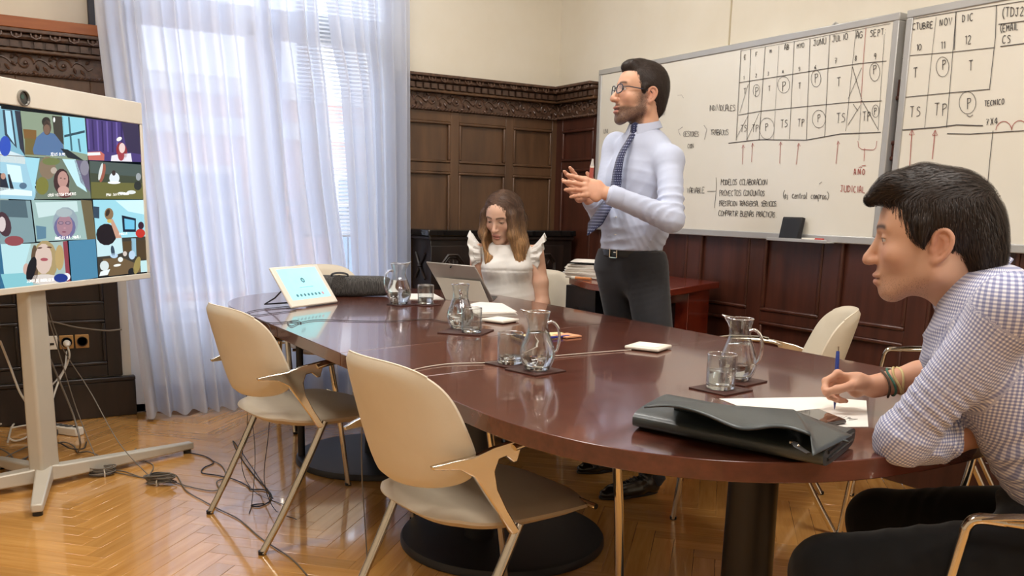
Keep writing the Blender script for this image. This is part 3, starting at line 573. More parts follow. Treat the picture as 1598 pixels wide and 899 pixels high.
# row 3
cell([(0, 312), (47, 313), (55, 378), (0, 381)], '7e9aa0', 3); cell([(0, 312), (40, 313), (44, 340), (0, 338)], '4f6670', 4); ov(6, 350, 11, 20, '47303a', 5, a=-15); ov(3, 350, 6, 12, 'd2c4c4', 6); ov(22, 376, 15, 8, '8e4a50', 5)
cell([(49, 312), (143, 313), (150, 373), (57, 377)], '9ab7b4', 3); cell([(55, 316), (120, 314), (122, 330), (60, 340)], 'c6dede', 4); cell([(126, 312), (143, 313), (150, 373), (136, 374)], '6c6248', 4); cell([(56, 352), (72, 354), (72, 372), (58, 374)], '5c8298', 5)
ov(102, 348, 20, 25, '93a4ae', 5); ov(101, 355, 17, 19, '6c6a92', 6); ov(101, 352, 12.5, 17, 'a4808c', 7); ov(100, 332, 13, 7, 'a6b4b8', 8); ov(95, 348, 4.3, 2.6, '4e4a66', 8); ov(106, 348, 4.3, 2.6, '4e4a66', 8); ov(95, 348, 3.2, 1.7, 'a5899a', 9); ov(106, 348, 3.2, 1.7, 'a5899a', 9); ov(100, 362, 3.4, .9, '7a3f55', 8); ov(101, 356, 1.8, 1.6, 'b88f98', 8)
cell([(145, 312), (224, 312), (229, 369), (150, 373)], '9cd6e4', 3); cell([(180, 313), (224, 312), (226, 335), (200, 330)], 'cdeef4', 4); cell([(145, 322), (155, 323), (155, 341), (146, 340)], '35485a', 5); cell([(190, 336), (212, 341), (212, 362), (192, 362)], '152034', 5); cell([(194, 341), (210, 344), (210, 358), (195, 358)], '6fc0e0', 6)
ov(166, 366, 16, 17, '201a20', 6); ov(170, 334, 7, 9.5, '8a6f52', 7); ov(168, 332, 3, 6, '3a3028', 8, a=20); cell([(171, 342), (176, 342), (190, 371), (181, 372)], 'c79a84', 8); ov(171, 345, 4, 3, 'c9b25c', 8); ov(220, 352, 4.5, 6, '3a2030', 6); ov(219, 364, 7.5, 7, 'c2342c', 6)
# row 4
cell([(0, 381), (3, 381), (8, 452), (0, 454)], '30688c', 3); cell([(1, 381), (48, 380), (52, 447), (9, 451)], 'b6dde2', 4); cell([(1, 428), (50, 425), (52, 447), (8, 451)], '83c2cc', 5)
cell([(48, 380), (105, 376), (110, 441), (30, 449)], 'a3b9b4', 4); cell([(98, 377), (105, 376), (110, 441), (104, 442)], '8c3f4c', 5)
ov(70, 408, 20, 33, 'a8946a', 5); ov(54, 412, 6, 30, '5f4c3a', 6); ov(68, 404, 13.5, 24, 'd3bdb0', 7); ov(62, 387, 4, 1.3, '5c3f38', 8, a=-6); ov(77, 386, 4, 1.3, '5c3f38', 8, a=6); ov(69, 405, 6, 2.6, 'a3505a', 8); ov(93, 402, 7, 20, 'b79d6a', 7); ov(49, 420, 7, 20, '15181f', 9, a=14); ov(41, 420, 5, 9, 'c9a79a', 8); ov(70, 436, 25, 8, 'd6cdc6', 6); ov(95, 434, 11, 7, '233a86', 7); ov(104, 432, 6, 6, 'e4e6ea', 6)
cell([(107, 376), (149, 373), (153, 433), (112, 440)], '4d86a6', 4); cell([(150, 373), (228, 369), (232, 424), (154, 432)], '3e3a34', 3)
cell([(150, 373), (190, 371), (192, 394), (183, 397), (172, 399), (152, 401)], 'c4e2e8', 4); cell([(191, 377), (206, 376), (207, 392), (192, 395)], '57452f', 5); cell([(205, 372), (212, 372), (213, 400), (206, 400)], '8fb8cc', 5); cell([(213, 375), (227, 374), (229, 404), (214, 405)], '4d3d2a', 5)
ov(176, 392, 3, 9, '38485a', 6, a=-8); ov(178, 399, 6, 4, 'b8d2e8', 6); ov(195, 396, 3.2, 4, 'cfc4bc', 6); ov(206, 398, 5, 7, 'b9d0e6', 6); cell([(160, 404), (190, 402), (214, 412), (226, 424), (170, 431)], '6e5a40', 5); ov(163, 415, 7, 8, 'd4dfe0', 6); ov(188, 405, 4, 4, 'e5ebe8', 6); cell([(157, 424), (172, 420), (168, 429), (155, 431)], 'e8f2f2', 7); ov(183, 414, 6, 2, 'eef0ea', 7, a=-10); cell([(219, 407), (231, 406), (231, 424), (220, 425)], 'bfe2e4', 6); ov(214, 414, 5, 14, '9b8a52', 6, a=14); ov(205, 424, 5, 6, '1c2024', 6, a=20)
cells_done = True
pb.build('meeting_picture', mat('screen_picture', '808080', .3, attr=1, emit=1.05), tv, cols=np.concatenate(pc), smooth=0)
# ---- stand
COLM = mat('stand_grey', 'c9c2b3', .4, .15, noise=((4, 4, 4), 'c1baab', .3, .7))
base = V(.212, 4.035, 0)
b = MB(); tb = lambda z, hw, hd: [base-N3*.0+U3*hw*a+N3*hd*c+V(0, 0, z) for a, c in ((-1, -1), (1, -1), (1, 1), (-1, 1))]
b.add(tb(.06, .052, .035)+tb(1.0, .05, .03), [(0, 3, 2, 1), (4, 5, 6, 7), (0, 1, 5, 4), (1, 2, 6, 5), (2, 3, 7, 6), (3, 0, 4, 7)]); b.build('column', COLM, tv, bevel=.012, bseg=3)
for tip in ((.858, 4.30), (.155, 3.64), (-.42, 3.95), (.05, 4.42)):
    t = V(tip[0], tip[1], 0); d = nrm(t-base); n = V(-d[1], d[0], 0); b = MB()
    def sec(p, hw, z0, z1): return [p-n*hw+V(0, 0, z0), p+n*hw+V(0, 0, z0), p+n*hw+V(0, 0, z1), p-n*hw+V(0, 0, z1)]
    b.add(sec(base-d*.02, .034, .03, .1)+sec(base+d*.06, .03, .025, .085)+sec(t, .021, .018, .05), [(0, 3, 2, 1), (8, 9, 10, 11)]+[(i*4+j, i*4+(j+1) % 4, (i+1)*4+(j+1) % 4, (i+1)*4+j) for i in (0, 1) for j in range(4)])
    l = b.build('foot', COLM, tv, bevel=.006); MB().lathe([(.001, 0), (.018, 0), (.018, .018), (.001, .018)], 14, tuple(t-d*.025)).build('rubber_pad', BPLAST, l)
b = MB(); tvbox(b, -.14, .14, 1.0, 1.3, -.09, -.05); b.build('mount_plate', COLM, tv, bevel=.004)
# ================================================================ WHITEBOARDS AND HANDWRITING
BX = 3.53
BOARD = mat('whiteboard_enamel', 'e9e5d9', .2, noise=((1.5, 1.5, 1.5), 'e3ded0', .3, .7), coat=.3, coatr=.1)
BFR = mat('whiteboard_frame', 'bdbdbb', .35, .3, noise=((3, 3, 3), 'b3b3b1', .3, .7))
INK = mat('black_ink', '4a4644', .6); RINK = mat('red_ink', 'a8564f', .6); BOLD = mat('grey_ink', '77716a', .6)
def board(y0, y1, label):
    t = empty('whiteboard', (XW-.04, (y0+y1)/2, 1.065), 0, label, 'whiteboard')
    MB().bb(BX+.002, XW-.03+.028, y0+.01, y1-.01, 1.075, 2.058).build('writing_surface', BOARD, t)
    for q in ((BX-.004, XW-.002, y0, y1, 1.065, 1.1), (BX-.004, XW-.002, y0, y1, 2.035, 2.068), (BX-.004, XW-.002, y0, y0+.032, 1.1, 2.035), (BX-.004, XW-.002, y1-.032, y1, 1.1, 2.035)):
        MB().bb(*q).build('frame_edge', BFR, t, bevel=.004)
    for y in (y0+.35, y1-.35): MB().tube([(BX+.01, y-.02, 2.066), (BX+.01, y, 2.078), (BX+.01, y+.02, 2.066)], .005, 6).build('hanging_clip', BFR, t)
    return t
b1 = board(2.565, 4.72, 'long whiteboard with the month grid up to september behind the standing man'); b2 = board(.38, 2.532, 'whiteboard with the october to december grid above the seated writing man')
G = {'A': ['0,0 1,6 2,6 3,0', '.5,2.4 2.7,2.4'], 'B': ['0,0 0,6', '0,6 2.4,5.4 2,3.4 0,3', '0,3 2.8,2.4 2.4,.3 0,0'], 'C': ['3,5.4 1.6,6 .2,4.4 .1,1.6 1.4,0 3,.7'], 'D': ['.3,0 .3,6', '0,6 2.2,5.2 3,3 2.2,.8 0,0'], 'E': ['3,6 .2,6 .2,0 3,.1', '.2,3.1 2.4,3.2'], 'F': ['3,6 .2,6 .2,0', '.2,3.1 2.3,3.2'], 'G': ['3,5.2 1.6,6 .1,4.4 .1,1.5 1.5,0 3,1 3,2.8 1.8,2.8'], 'H': ['0,0 0,6', '3,0 3,6', '0,3 3,3.1'], 'I': ['1,0 1.1,6'], 'J': ['.4,6 3,6', '2,6 2,1.2 1,0 0,1.2'], 'L': ['.2,6 .2,0 2.8,.1'], 'M': ['0,0 .3,6 1.7,2.6 3.1,6 3.4,0'], 'N': ['0,0 .1,6 2.8,.2 3,6'], 'O': ['1.5,6 .2,4.6 .1,1.4 1.4,0 2.8,1.4 2.9,4.6 1.5,6'], 'P': ['.4,-.6 .3,6', '0,5.9 2.4,5.6 2.7,3.8 .4,2.8'], 'Q': ['1.5,6 .2,4.6 .1,1.4 1.4,0 2.8,1.4 2.9,4.6 1.5,6', '1.8,1.4 3.2,-.6'], 'R': ['.2,0 .2,6', '0,6 2.6,5.3 2.2,3.3 .2,3 2.9,0'], 'S': ['2.9,5.4 1.3,6 .2,4.6 2.6,2.6 2.4,.6 .1,.2'], 'T': ['0,6 3.2,6.1', '1.7,6 1.6,0'], 'U': ['.1,6 .2,1 1.5,0 2.8,1 2.9,6'], 'V': ['0,6 1.5,0 3,6'], 'X': ['0,0 3,6', '0,6 3,0'], 'Y': ['0,6 1.5,3.2', '3.1,6 1,0'], 'Z': ['0,6 3,6 0,0 3,0'],
     '0': ['1.5,6 .2,4.6 .1,1.4 1.4,0 2.8,1.4 2.9,4.6 1.5,6'], '1': ['.4,4.8 1.6,6 1.6,0'], '2': ['.2,5 1.4,6 2.7,4.6 .1,0 3,.1'], '3': ['.2,5.6 1.6,6 2.6,4.6 1,3.2 2.7,1.7 1.4,0 .1,.5'], '4': ['2.2,0 2.2,6 0,2 3.2,2'], '5': ['2.8,6 .5,6 .3,3.4 2.4,3.4 2.4,.8 .2,.1'], '6': ['2.6,5.8 .6,3.4 .3,1 1.6,0 2.7,1.4 1.4,2.8 .5,2'], '7': ['0,6 2.9,6 1.2,0', '.6,3 2.6,3.2'], '8': ['1.5,3.1 .3,4.6 1.5,6 2.6,4.6 .3,1.3 1.5,0 2.7,1.3 1.5,3.1'], '9': ['2.6,4.4 1.4,3 .3,4.4 1.5,6 2.6,4.6 2,0'],
     '(': ['1.6,7 .2,4.6 .2,1.4 1.5,-1'], ')': ['.2,7 1.6,4.6 1.6,1.4 .3,-1'], '.': ['1,0 1.3,.3'], ':': ['1,1 1.1,1.4', '1,4 1.1,4.4'], '*': ['0,1.6 3,4.4', '1.4,4.8 1.6,1.2'], '~': ['.4,0 1.4,1.4 2.4,.2'], '-': ['0,3 2.6,3.2'],
     'a': ['2.4,3.6 .5,3.4 .3,.4 1.6,.2 2.5,3.4 2.6,0'], 'c': ['2.4,3.4 .6,3.4 .4,.4 2.4,.3'], 'e': ['.4,1.8 2.3,2.2 1.4,3.8 .3,1.8 1,0 2.6,.5'], 'j': ['1.2,3.6 1,-1.6 0,-1.4', '1.3,5 1.3,5.3'], 'l': ['.8,6.4 .7,0 1.4,0'], 'm': ['0,0 .2,3.6 1.2,3.4 1.2,0 1.3,3.4 2.4,3.2 2.5,0'], 'n': ['.2,0 .3,3.6 .6,2.8 2,3.5 2.2,0'], 'o': ['1.3,3.6 .3,2 1.2,0 2.3,2 1.3,3.6'], 'p': ['.4,-2.2 .4,3.6 2.2,3 1.8,.6 .4,.8'], 'r': ['.4,0 .5,3.6 .7,2.8 2,3.6'], 's': ['2.2,3.4 .6,3.2 2,1.4 1.8,.2 .3,.3'], 't': ['1.2,5.6 1.1,.4 2,.1', '.2,3.8 2.2,4']}
class Ink:
    def __init__(s): s.b = MB()
    def line(s, pts, wd=.0032):
        wd *= .86
        P = [at(x, y, 0, BX) for x, y in pts]; v = []; n = len(P)
        for i in range(n):
            t = nrm(P[min(i+1, n-1)]-P[max(i-1, 0)]); q = np.cross(t, V(1, 0, 0))*wd/2
            v += [P[i]+q+V(-.0006, 0, 0), P[i]-q+V(-.0006, 0, 0)]
        s.b.add(v, [(2*i, 2*i+1, 2*i+3, 2*i+2) for i in range(n-1)])
    def text(s, f, txt, x, y, h, wd=.0030, dy=-.16, adv=.72, seed=0):
        """x,y = left end of the baseline and h = letter height, in the crop's units; the hand slopes with the board"""
        rn = random.Random(seed+len(txt)); p0 = f(x, y); k = h/6/f.s
        for ch in txt:
            if ch == ' ': x += h*.45; continue
            sc = k*rn.uniform(.88, 1.1)
            for st in G.get(ch, []):
                pts = []
                for q in st.split():
                    a, c = map(float, q.split(',')); bx, by = f(x, y); a *= .78
                    pts.append((bx+a*sc+c*sc*.03+rn.uniform(-.12, .12)*sc, by-c*sc+a*sc*dy+rn.uniform(-.12, .12)*sc))
                s.line(spline(pts, 3) if len(pts) > 3 else pts, wd)
            x += h*adv*(.6 if ch in 'I1.:()' else 1)*rn.uniform(.9, 1.05)*.9; y += h*adv*dy*.9
    def ring(s, f, x, y, rx, ry, a0=0, a1=6.5, wd=.0025): s.line([f(x+rx*math.cos(t), y+ry*math.sin(t)) for t in np.linspace(a0, a1, 22)], wd)
class Fr:
    def __init__(s, x, y, sc): s.x, s.y, s.s = x, y, sc
    def __call__(s, a, b): return (s.x+a/s.s, s.y+b/s.s)
A5, A6, A7, A8 = Fr(1120, 20, 4.496), Fr(1060, 220, 4.7), Fr(1390, 0, 3.2115), Fr(920, 0, 2.364)
k1, r1, g1 = Ink(), Ink(), Ink()
L = lambda ink, f, *pts, wd=.003: ink.line([f(*p) for p in pts], wd)
for a, b, w_ in (((163, 268), (130, 895), .004), ((232, 255), (205, 895), .003), ((333, 240), (290, 895), .0035), ((430, 232), (392, 890), .0018), ((537, 200), (503, 885), .003), ((648, 183), (622, 895), .003), ((786, 155), (750, 875), .003), ((970, 122), (898, 830), .0022), ((1005, 640), (990, 895), .002), ((1170, 150), (1125, 830), .002)): L(k1, A5, a, b, wd=w_)
L(r1, A5, (1040, 105), (1022, 330), (1005, 640))
for l, w_ in (([(160, 268), (600, 190), (1212, 75)], .002), ([(152, 490), (330, 462), (527, 430), (800, 385), (1000, 355), (1185, 338)], .0035), ([(145, 718), (300, 690), (640, 655), (915, 628), (1152, 618)], .0035), ([(75, 915), (290, 890), (620, 893), (860, 850), (1145, 838)], .0045)): L(k1, A5, *l, wd=w_)
for t, x, y, h in (('E', 186, 325, 30), ('F', 265, 305, 32), ('M', 366, 282, 26), ('AB', 467, 262, 34), ('MYO', 556, 250, 32), ('JUNU', 672, 232, 42), ('JULIO', 805, 205, 42), ('AG', 970, 182, 44), ('SEPT:', 1070, 168, 44), ('1', 180, 468, 26), ('2', 265, 452, 26), ('3', 350, 438, 26), ('4', 453, 424, 22), ('5', 568, 408, 28), ('6', 680, 396, 32), ('7', 820, 357, 42), ('8', 962, 335, 36), ('9', 1096, 328, 46),
                   ('T', 182, 570, 42), ('P', 262, 580, 62), ('T', 355, 548, 36), ('P', 452, 545, 66), ('T', 565, 535, 46), ('P', 680, 485, 62), ('T', 835, 518, 68), ('P', 1090, 425, 62), ('TS', 160, 838, 44), ('TP', 240, 838, 46), ('P', 333, 825, 52), ('TS', 440, 808, 50), ('TP', 560, 800, 48), ('P', 700, 762, 52), ('TS', 832, 775, 62), ('TP', 1015, 760, 58), ('P', 1097, 712, 48)): k1.text(A5, t, x, y, h, .0034, adv=.66)
for q in ((272, 545, 24, 42), (463, 505, 42, 58), (690, 462, 34, 58), (1102, 415, 36, 64), (345, 812, 52, 75), (710, 745, 46, 62), (1108, 690, 24, 44)): k1.ring(A5, *q)
for l in ([(215, 500), (155, 700)], [(215, 720), (130, 880)], [(293, 700), (205, 890)], [(945, 378), (1010, 605)], [(1010, 385), (915, 605)], [(950, 640), (985, 690)], [(1000, 650), (912, 790)], [(1010, 612), (1128, 822)]): L(k1, A5, *l, wd=.0028)
L(k1, A8, (335, 500), (327, 480), (345, 468)); L(k1, A8, (422, 462), (433, 478), (424, 515)); L(g1, A8, (325, 352), (340, 350), (347, 362), wd=.002)
for t, x, y, h in (('UNI', 52, 492, 16), ('D', 286, 362, 16), ('*', 278, 390, 8), ('ST', 266, 425, 18), ('GESTORES', 346, 503, 18), ('CION', 362, 546, 15), ('TRABAJOS', 446, 498, 20), ('INDIVIDUALES:', 441, 408, 22)): k1.text(A8, t, x, y, h, .003, dy=.01 if y > 400 else -.03, adv=.46)
for t, x, y, h, d in (('VARIABLE', 56, 384, 40, -.02), ('MODELOS COLABORACION', 305, 322, 40, .0), ('PROYECTOS CONJUNTOS', 294, 402, 40, .0), ('PRESTACION TRANSVERSAL SERVICIOS.', 292, 475, 36, .01), ('COMPARTIR BUENAS PRACTICAS.', 288, 548, 38, .03)): k1.text(A6, t, x, y, h, .0034, dy=d, adv=.5 if 'PREST' not in t else .43)
k1.text(A6, '(ej central compras)', 762, 418, 46, .0034, dy=.03, adv=.42)
L(k1, A6, (270, 268), (272, 330), (268, 400), (258, 490)); L(k1, A6, (205, 370), (268, 368))
for x0, y0, x1, y1 in ((463, 172, 469, 28), (530, 155, 538, 16), (737, 166, 743, 6), (858, 172, 876, 15), (1150, 166, 1166, 0)):
    L(r1, A6, (x0, y0), (x1, y1), wd=.0034); L(r1, A6, (x1-10, y1+26), (x1, y1), (x1+12, y1+24), wd=.0032)
L(r1, A6, (1310, 0), (1316, 45), (1340, 62), (1425, 66), (1442, 50), (1450, 0)); L(r1, A6, (1360, 52), (1355, 150)); L(r1, A6, (1338, 184), (1368, 178))
r1.text(A6, 'AÑO'.replace('Ñ', 'N'), 1280, 248, 42, .004, dy=-.02, adv=.85); L(r1, A6, (1318, 196), (1330, 190), (1342, 196)); r1.text(A6, 'JUDICIAL.', 1182, 372, 46, .004, dy=.04, adv=.66)
for q in (((1025, 316), (1046, 300)),): L(g1, A6, *q)
for a in ((60, 545), (45, 60)): pass
k1.b.build('black_writing', INK, b1, smooth=0, kind='stuff'); r1.b.build('red_writing', RINK, b1, smooth=0, kind='stuff'); g1.b.build('faded_writing', BOLD, b1, smooth=0)
k2, r2 = Ink(), Ink()
for l, w_ in (([(80, 100), (330, 58), (700, 0)], .003), ([(228, 85), (200, 330), (170, 640)], .0022), ([(328, 60), (280, 640)], .003), ([(328, 60), (318, 250)], .004), ([(530, 25), (525, 185), (495, 450)], .0035), ([(75, 280), (300, 262), (520, 238)], .0032), ([(58, 294), (78, 294)], .0035), ([(45, 490), (300, 465), (495, 447)], .0035), ([(52, 652), (240, 638), (330, 626), (462, 630)], .005), ([(283, 670), (400, 672), (668, 655)], .004), ([(513, 655), (495, 820), (480, 1000)], .0035), ([(540, 122), (690, 103)], .004), ([(550, 233), (690, 215)], .004), ([(80, 100), (60, 380), (48, 490)], .0018)): L(k2, A7, *l, wd=w_)
for t, x, y, h in (('OCTUBRE', 93, 152, 32), ('NOV', 246, 130, 34), ('DIC', 358, 110, 36), ('10', 128, 254, 30), ('11', 250, 245, 34), ('12', 370, 222, 40), ('T', 112, 390, 54), ('P', 258, 345, 48), ('T', 390, 355, 56), ('TS', 95, 588, 48), ('TP', 218, 580, 56), ('P', 382, 542, 54), ('TECNICO', 470, 532, 28), ('7X4', 478, 628, 32), ('(TDJ2', 560, 88, 44), ('(EMAIL', 550, 160, 34), ('CS', 560, 218, 36)): k2.text(A7, t, x, y, h, .0036, dy=-.1, adv=.62 if len(t) > 4 else .8)
k2.ring(A7, 260, 335, 32, 50); k2.ring(A7, 385, 515, 42, 56); L(k2, A7, (382, 578), (398, 586), (412, 575))
for x0, y0, x1, y1 in ((95, 833, 107, 650), (208, 798, 223, 652)): L(r2, A7, (x0, y0), (x1, y1), wd=.004); L(r2, A7, (x1-14, y1+26), (x1, y1), (x1+12, y1+26), (x1-12, y1+26), wd=.0034)
for k in range(3): L(r2, A7, *[(527+k*80+40-40*math.cos(t), 652-k*4-34*math.sin(t)*(1+.3*math.sin(t))) for t in np.linspace(0, math.pi, 12)], wd=.003)
k2.b.build('black_writing', INK, b2, smooth=0, kind='stuff'); r2.b.build('red_writing', RINK, b2, smooth=0, kind='stuff')
# pen tray under the board, eraser and markers
tr = MB(); tr.bb(BX-.06, BX-.004, 2.80, 3.17, 1.062, 1.068).bb(BX-.064, BX-.06, 2.80, 3.17, 1.062, 1.078); tr.build('pen_tray', BFR, b1, bevel=.002)
er = empty('board_eraser', (BX-.03, 3.04, 1.068), 0, 'black square eraser leaning on the whiteboard ledge', 'eraser')
MB().box((0, 0, .057), (.022, .125, .112), Matrix.Rotation(R(12), 3, 'Y')).build('felt_block', mat('black_felt', '2b2a2c', .9), er, world=False, bevel=.004)
MB().box((-.013, 0, .057), (.004, .118, .105), Matrix.Rotation(R(12), 3, 'Y')).build('backing', BPLAST, er, world=False, bevel=.002)
mk = empty('board_marker', (BX-.03, 2.91, 1.076), 0, 'white board marker with a red cap on the whiteboard ledge', 'marker')
MB().tube([(0, .06, 0), (0, -.02, 0)], .0075, 10).build('barrel', WPLAST, mk, world=False); MB().tube([(0, -.02, 0), (0, -.065, 0)], .0085, 10).build('cap', mat('red_plastic', 'b5332b', .4), mk, world=False)

# captions under the faces on the video screen
cap = Ink(); _at = at
def at(px, py, ax, val): return tvpix(px, py, .0052) if ax == 9 else _at(px, py, ax, val)
def cline(pts, wd):
    P = [tvpix(x, y, .0052) for x, y in pts]; v = []
    for i in range(len(P)):
        t_ = nrm(P[min(i+1, len(P)-1)]-P[max(i-1, 0)]); q = np.cross(t_, N3)*wd/2; v += [P[i]+q, P[i]-q]
    cap.b.add(v, [(2*i, 2*i+1, 2*i+3, 2*i+2) for i in range(len(P)-1)])
cap.line = cline
CF1 = Fr(0, 0, 1)
for t_, x, y, h_ in (('JESUS OLMO', 79, 243, 4.2), ('CASA VISTIGA CISNEROS', 75, 307, 4.0), ('PPUU. JUSTICIA. C385', 166, 306, 3.4), ('ANGELES M.A. JABALI', 86, 374, 4.0), ('JUNTA DE ANDALUCIA', 42, 441, 4.4), ('PINILLA', 186, 367, 3.6)): cap.text(CF1, t_, x, y, h_, .0016, dy=-.02 if y < 300 else -.06, adv=.66)
cap.b.build('captions', mat('caption_white', 'f4f6f6', .4, emit=.9), tv, smooth=0, kind='stuff')
# ================================================================ THINGS ON THE TABLE
def lathe_shell(prof, n, c=(0, 0, 0)): return MB().lathe(prof, n, c)
def jug(x, y, rz, water, label, s=1.0):
    t = empty('water_jug', (x, y, TZ+.0045), R(rz), label, 'jug', 'glass water jugs on the meeting table')
    out = [(.001, 0), (.03, 0), (.036, .004), (.044, .018), (.0505, .04), (.0505, .055), (.046, .072), (.038, .093), (.031, .112), (.0285, .125), (.0295, .145), (.0335, .166)]
    inn = [(.0312, .166), (.0272, .145), (.0262, .125), (.0287, .112), (.0355, .093), (.0435, .072), (.048, .055), (.048, .04), (.0415, .021), (.033, .012), (.001, .011)]
    b = MB(); b.lathe([(r*s, z*s) for r, z in out+inn], 40)
    v = b.v[0]
    for i in range(len(v)):     # pull a pouring lip out of the rim
        a = math.atan2(v[i][1], v[i][0]); k = max(0, (v[i][2]/s-.14)/.026); w_ = math.exp(-((abs(a)-math.pi)/.28)**2)
        v[i][0] -= .018*k*w_*s; v[i][2] += .006*k*w_*s; sd = math.exp(-((abs(a)-2.45)/.25)**2); v[i][:2] *= 1-.12*k*sd
    b.build('jug_body', GLASS, t, world=False, smooth=38)
    rim = [tuple(q) for q in v[15*40-40*1:15*40-40*1+0]] or None
    ri = [i for i in range(len(v)) if v[i][2] > .160*s]; k0 = min(ri); ring = [tuple(v[k0+j]) for j in range(40)]; MB().tube(ring+[ring[0]], .0017*s, 6, caps=False).build('rim', GLASS2, t, world=False, smooth=80)
    MB().lathe([(.001, 0), (.029*s, 0), (.034*s, .004*s), (.037*s, .010*s), (.001, .0108*s)], 32).build('thick_base', GLASS2, t, world=False, smooth=38)
    h = MB(); h.tube(spline([(.0265, 0, .135), (.040, 0, .138), (.056, 0, .122), (.061, 0, .092), (.0565, 0, .062), (.0485, 0, .048)], 7)*s, .0052*s, 10, flat=(1.3, .8)); h.build('handle', GLASS2, t, world=False, smooth=80)
    wp = [(.001, .0112), (.0328, .0122), (.0413, .0212)]+[(r, z) for r, z in ((.0478, .04), (.0478, .055), (.0433, .072), (.0353, .093), (.0285, .112)) if z < water]
    rr = np.interp(water, [.04, .055, .072, .093, .112, .13], [.0478, .0478, .0433, .0353, .0285, .026]); wp += [(rr, water), (.001, water)]
    MB().lathe([(r*s, z*s) for r, z in wp], 36).build('water', WATER, t, world=False, smooth=50)
    return t
def glass(x, y, water, label, z=TZ+.0045, s=1):
    t = empty('drinking_glass', (x, y, z), 0, label, 'glass', 'drinking glasses on the meeting table')
    MB().lathe([(r*s, q*s) for r, q in ((.001, 0), (.035, 0), (.0375, .003), (.0385, .09), (.0378, .0915), (.0365, .09), (.0355, .016), (.033, .0135), (.001, .013))], 40).build('tumbler', GLASS, t, world=False, smooth=38)
    MB().lathe([(r*s, q*s) for r, q in ((.001, .0005), (.0345, .0005), (.0365, .003), (.0355, .0125), (.001, .013))], 32).build('thick_base', GLASS2, t, world=False, smooth=38)
    MB().tube([(.0375*s*math.cos(a), .0375*s*math.sin(a), .0905*s) for a in np.linspace(0, 2*math.pi, 37)], .0013, 6, caps=False).build('rim', GLASS2, t, world=False, smooth=80)
    if water: MB().lathe([(r*s, q*s) for r, q in ((.001, .0133), (.0328, .0138), (.0352, .0165), (.0357, water), (.001, water))], 36).build('water', WATER, t, world=False, smooth=50)
    return t
COAST = mat('brown_coaster', '4a2a22', .5, noise=((20, 20, 20), '3a201a', .3, .7))
def coaster(x, y, rz, label, s=.1): return tag(MB().box((0, 0, 0), (s, s, .004)).build('coaster', COAST, world=False, bevel=.001), label, 'coaster', 'square brown coasters on the table') , (x, y, rz)
for x, y, rz, lab, s in ((1.700, 3.72, 18, 'brown coaster under the jug beside the grey bag', .10), (1.805, 3.685, 15, 'brown coaster under the far glass near the tablet computer', .10), (1.555, 2.835, 42, 'brown coaster carrying both the jug and the glass in the middle', .165), (1.362, 2.068, 12, 'brown coaster under the nearest jug in the middle of the table', .125), (1.352, 2.19, 12, 'brown coaster under the glass left of the nearest middle jug', .115), (1.66, 1.635, 8, 'brown coaster under the half full glass near the black document case', .118), (1.79, 1.70, 12, 'brown coaster under the jug behind the half full glass', .115)):
    o, _ = coaster(x, y, rz, lab, s); o.location = (x, y, TZ+.0022); o.rotation_euler = (0, 0, R(rz))
jug(1.69, 3.73, 175, .1, 'glass jug of water farthest away, near the grey bag', 1.12)
jug(1.565, 2.90, 60, .112, 'glass jug of water in the middle with an empty looking glass before it')
jug(1.362, 2.06, -28, .108, 'glass jug of water nearest the front edge, handle towards the standing man')
jug(1.79, 1.705, -60, .098, 'glass jug of water behind the half full glass near the writing man', 1.02)
glass(1.805, 3.685, .03, 'glass of water in front of the paper sheet near the tablet computer', s=.98); glass(1.552, 2.79, .018, 'nearly empty glass in front of the middle jug')
glass(1.348, 2.185, .022, 'nearly empty glass beside the nearest middle jug'); glass(1.658, 1.635, .048, 'half full glass next to the black document case')
# touch controller tablet on a wire stand
P0, P1 = V(1.183, 3.72, TZ+.009), V(1.455, 3.885, TZ+.009); ux = nrm(P1-P0); wd = np.linalg.norm(P1-P0); back = V(-ux[1], ux[0], 0); up = nrm(V(0, 0, math.sin(R(54)))+back*math.cos(R(54))); ht = .207; no = np.cross(ux, up)
if no@CF > 0: no = -no
tp = empty('touch_controller', tuple((P0+P1)/2), 0, 'white framed touch panel with a turquoise display at the far end of the table', 'tablet')
def sl_(a, b, d=0): return P0+ux*wd*a+up*ht*b+no*d
def slab(a0, a1, b0, b1, d0, d1):
    v = [sl_(a, b, d) for a in (a0, a1) for d in (d0, d1) for b in (b0, b1)]; return MB().add(v, [(0, 2, 3, 1), (4, 5, 7, 6), (0, 1, 5, 4), (2, 6, 7, 3), (0, 4, 6, 2), (1, 3, 7, 5)])
slab(0, 1, 0, 1, -.012, 0).build('case', WPLAST, tp, bevel=.006, bseg=3)
slab(.09, .91, .16, .93, 0, .0008).build('panel_glass', mat('turquoise_display', '8fd4dc', .15, emit=.75, noise=((5, 5, 5), '9fdce0', .3, .7)), tp, smooth=0)
b = MB()
def dsc(b, a, c, r_, d=.0012): b.add([sl_(a+r_/wd*math.cos(t), c+r_/ht*math.sin(t), d) for t in np.linspace(0, 2*math.pi, 14, endpoint=False)], [tuple(range(14))])
for k in range(8): b = MB(); dsc(b, .23+k*.077, .26, .0075); b.build('touch_icon', mat('display_grey', '4f7f8c', .3, emit=.25), tp, smooth=0)
b = MB(); dsc(b, .5, .62, .013); b.build('round_emblem', MATS['display_grey'], tp, smooth=0)
b = MB(); dsc(b, .23+7*.077, .26, .0065, .0016); b.build('red_icon', mat('display_red', 'c88f98', .3, emit=.4), tp, smooth=0)
b = MB(); b.tube([sl_(.36, .45, .0014), sl_(.64, .45, .0014)], .0012, 4); dsc(b, .5, .62, .006, .0015); b.build('display_logo', mat('display_pale', '7fb9c4', .3, emit=.5), tp, smooth=0)
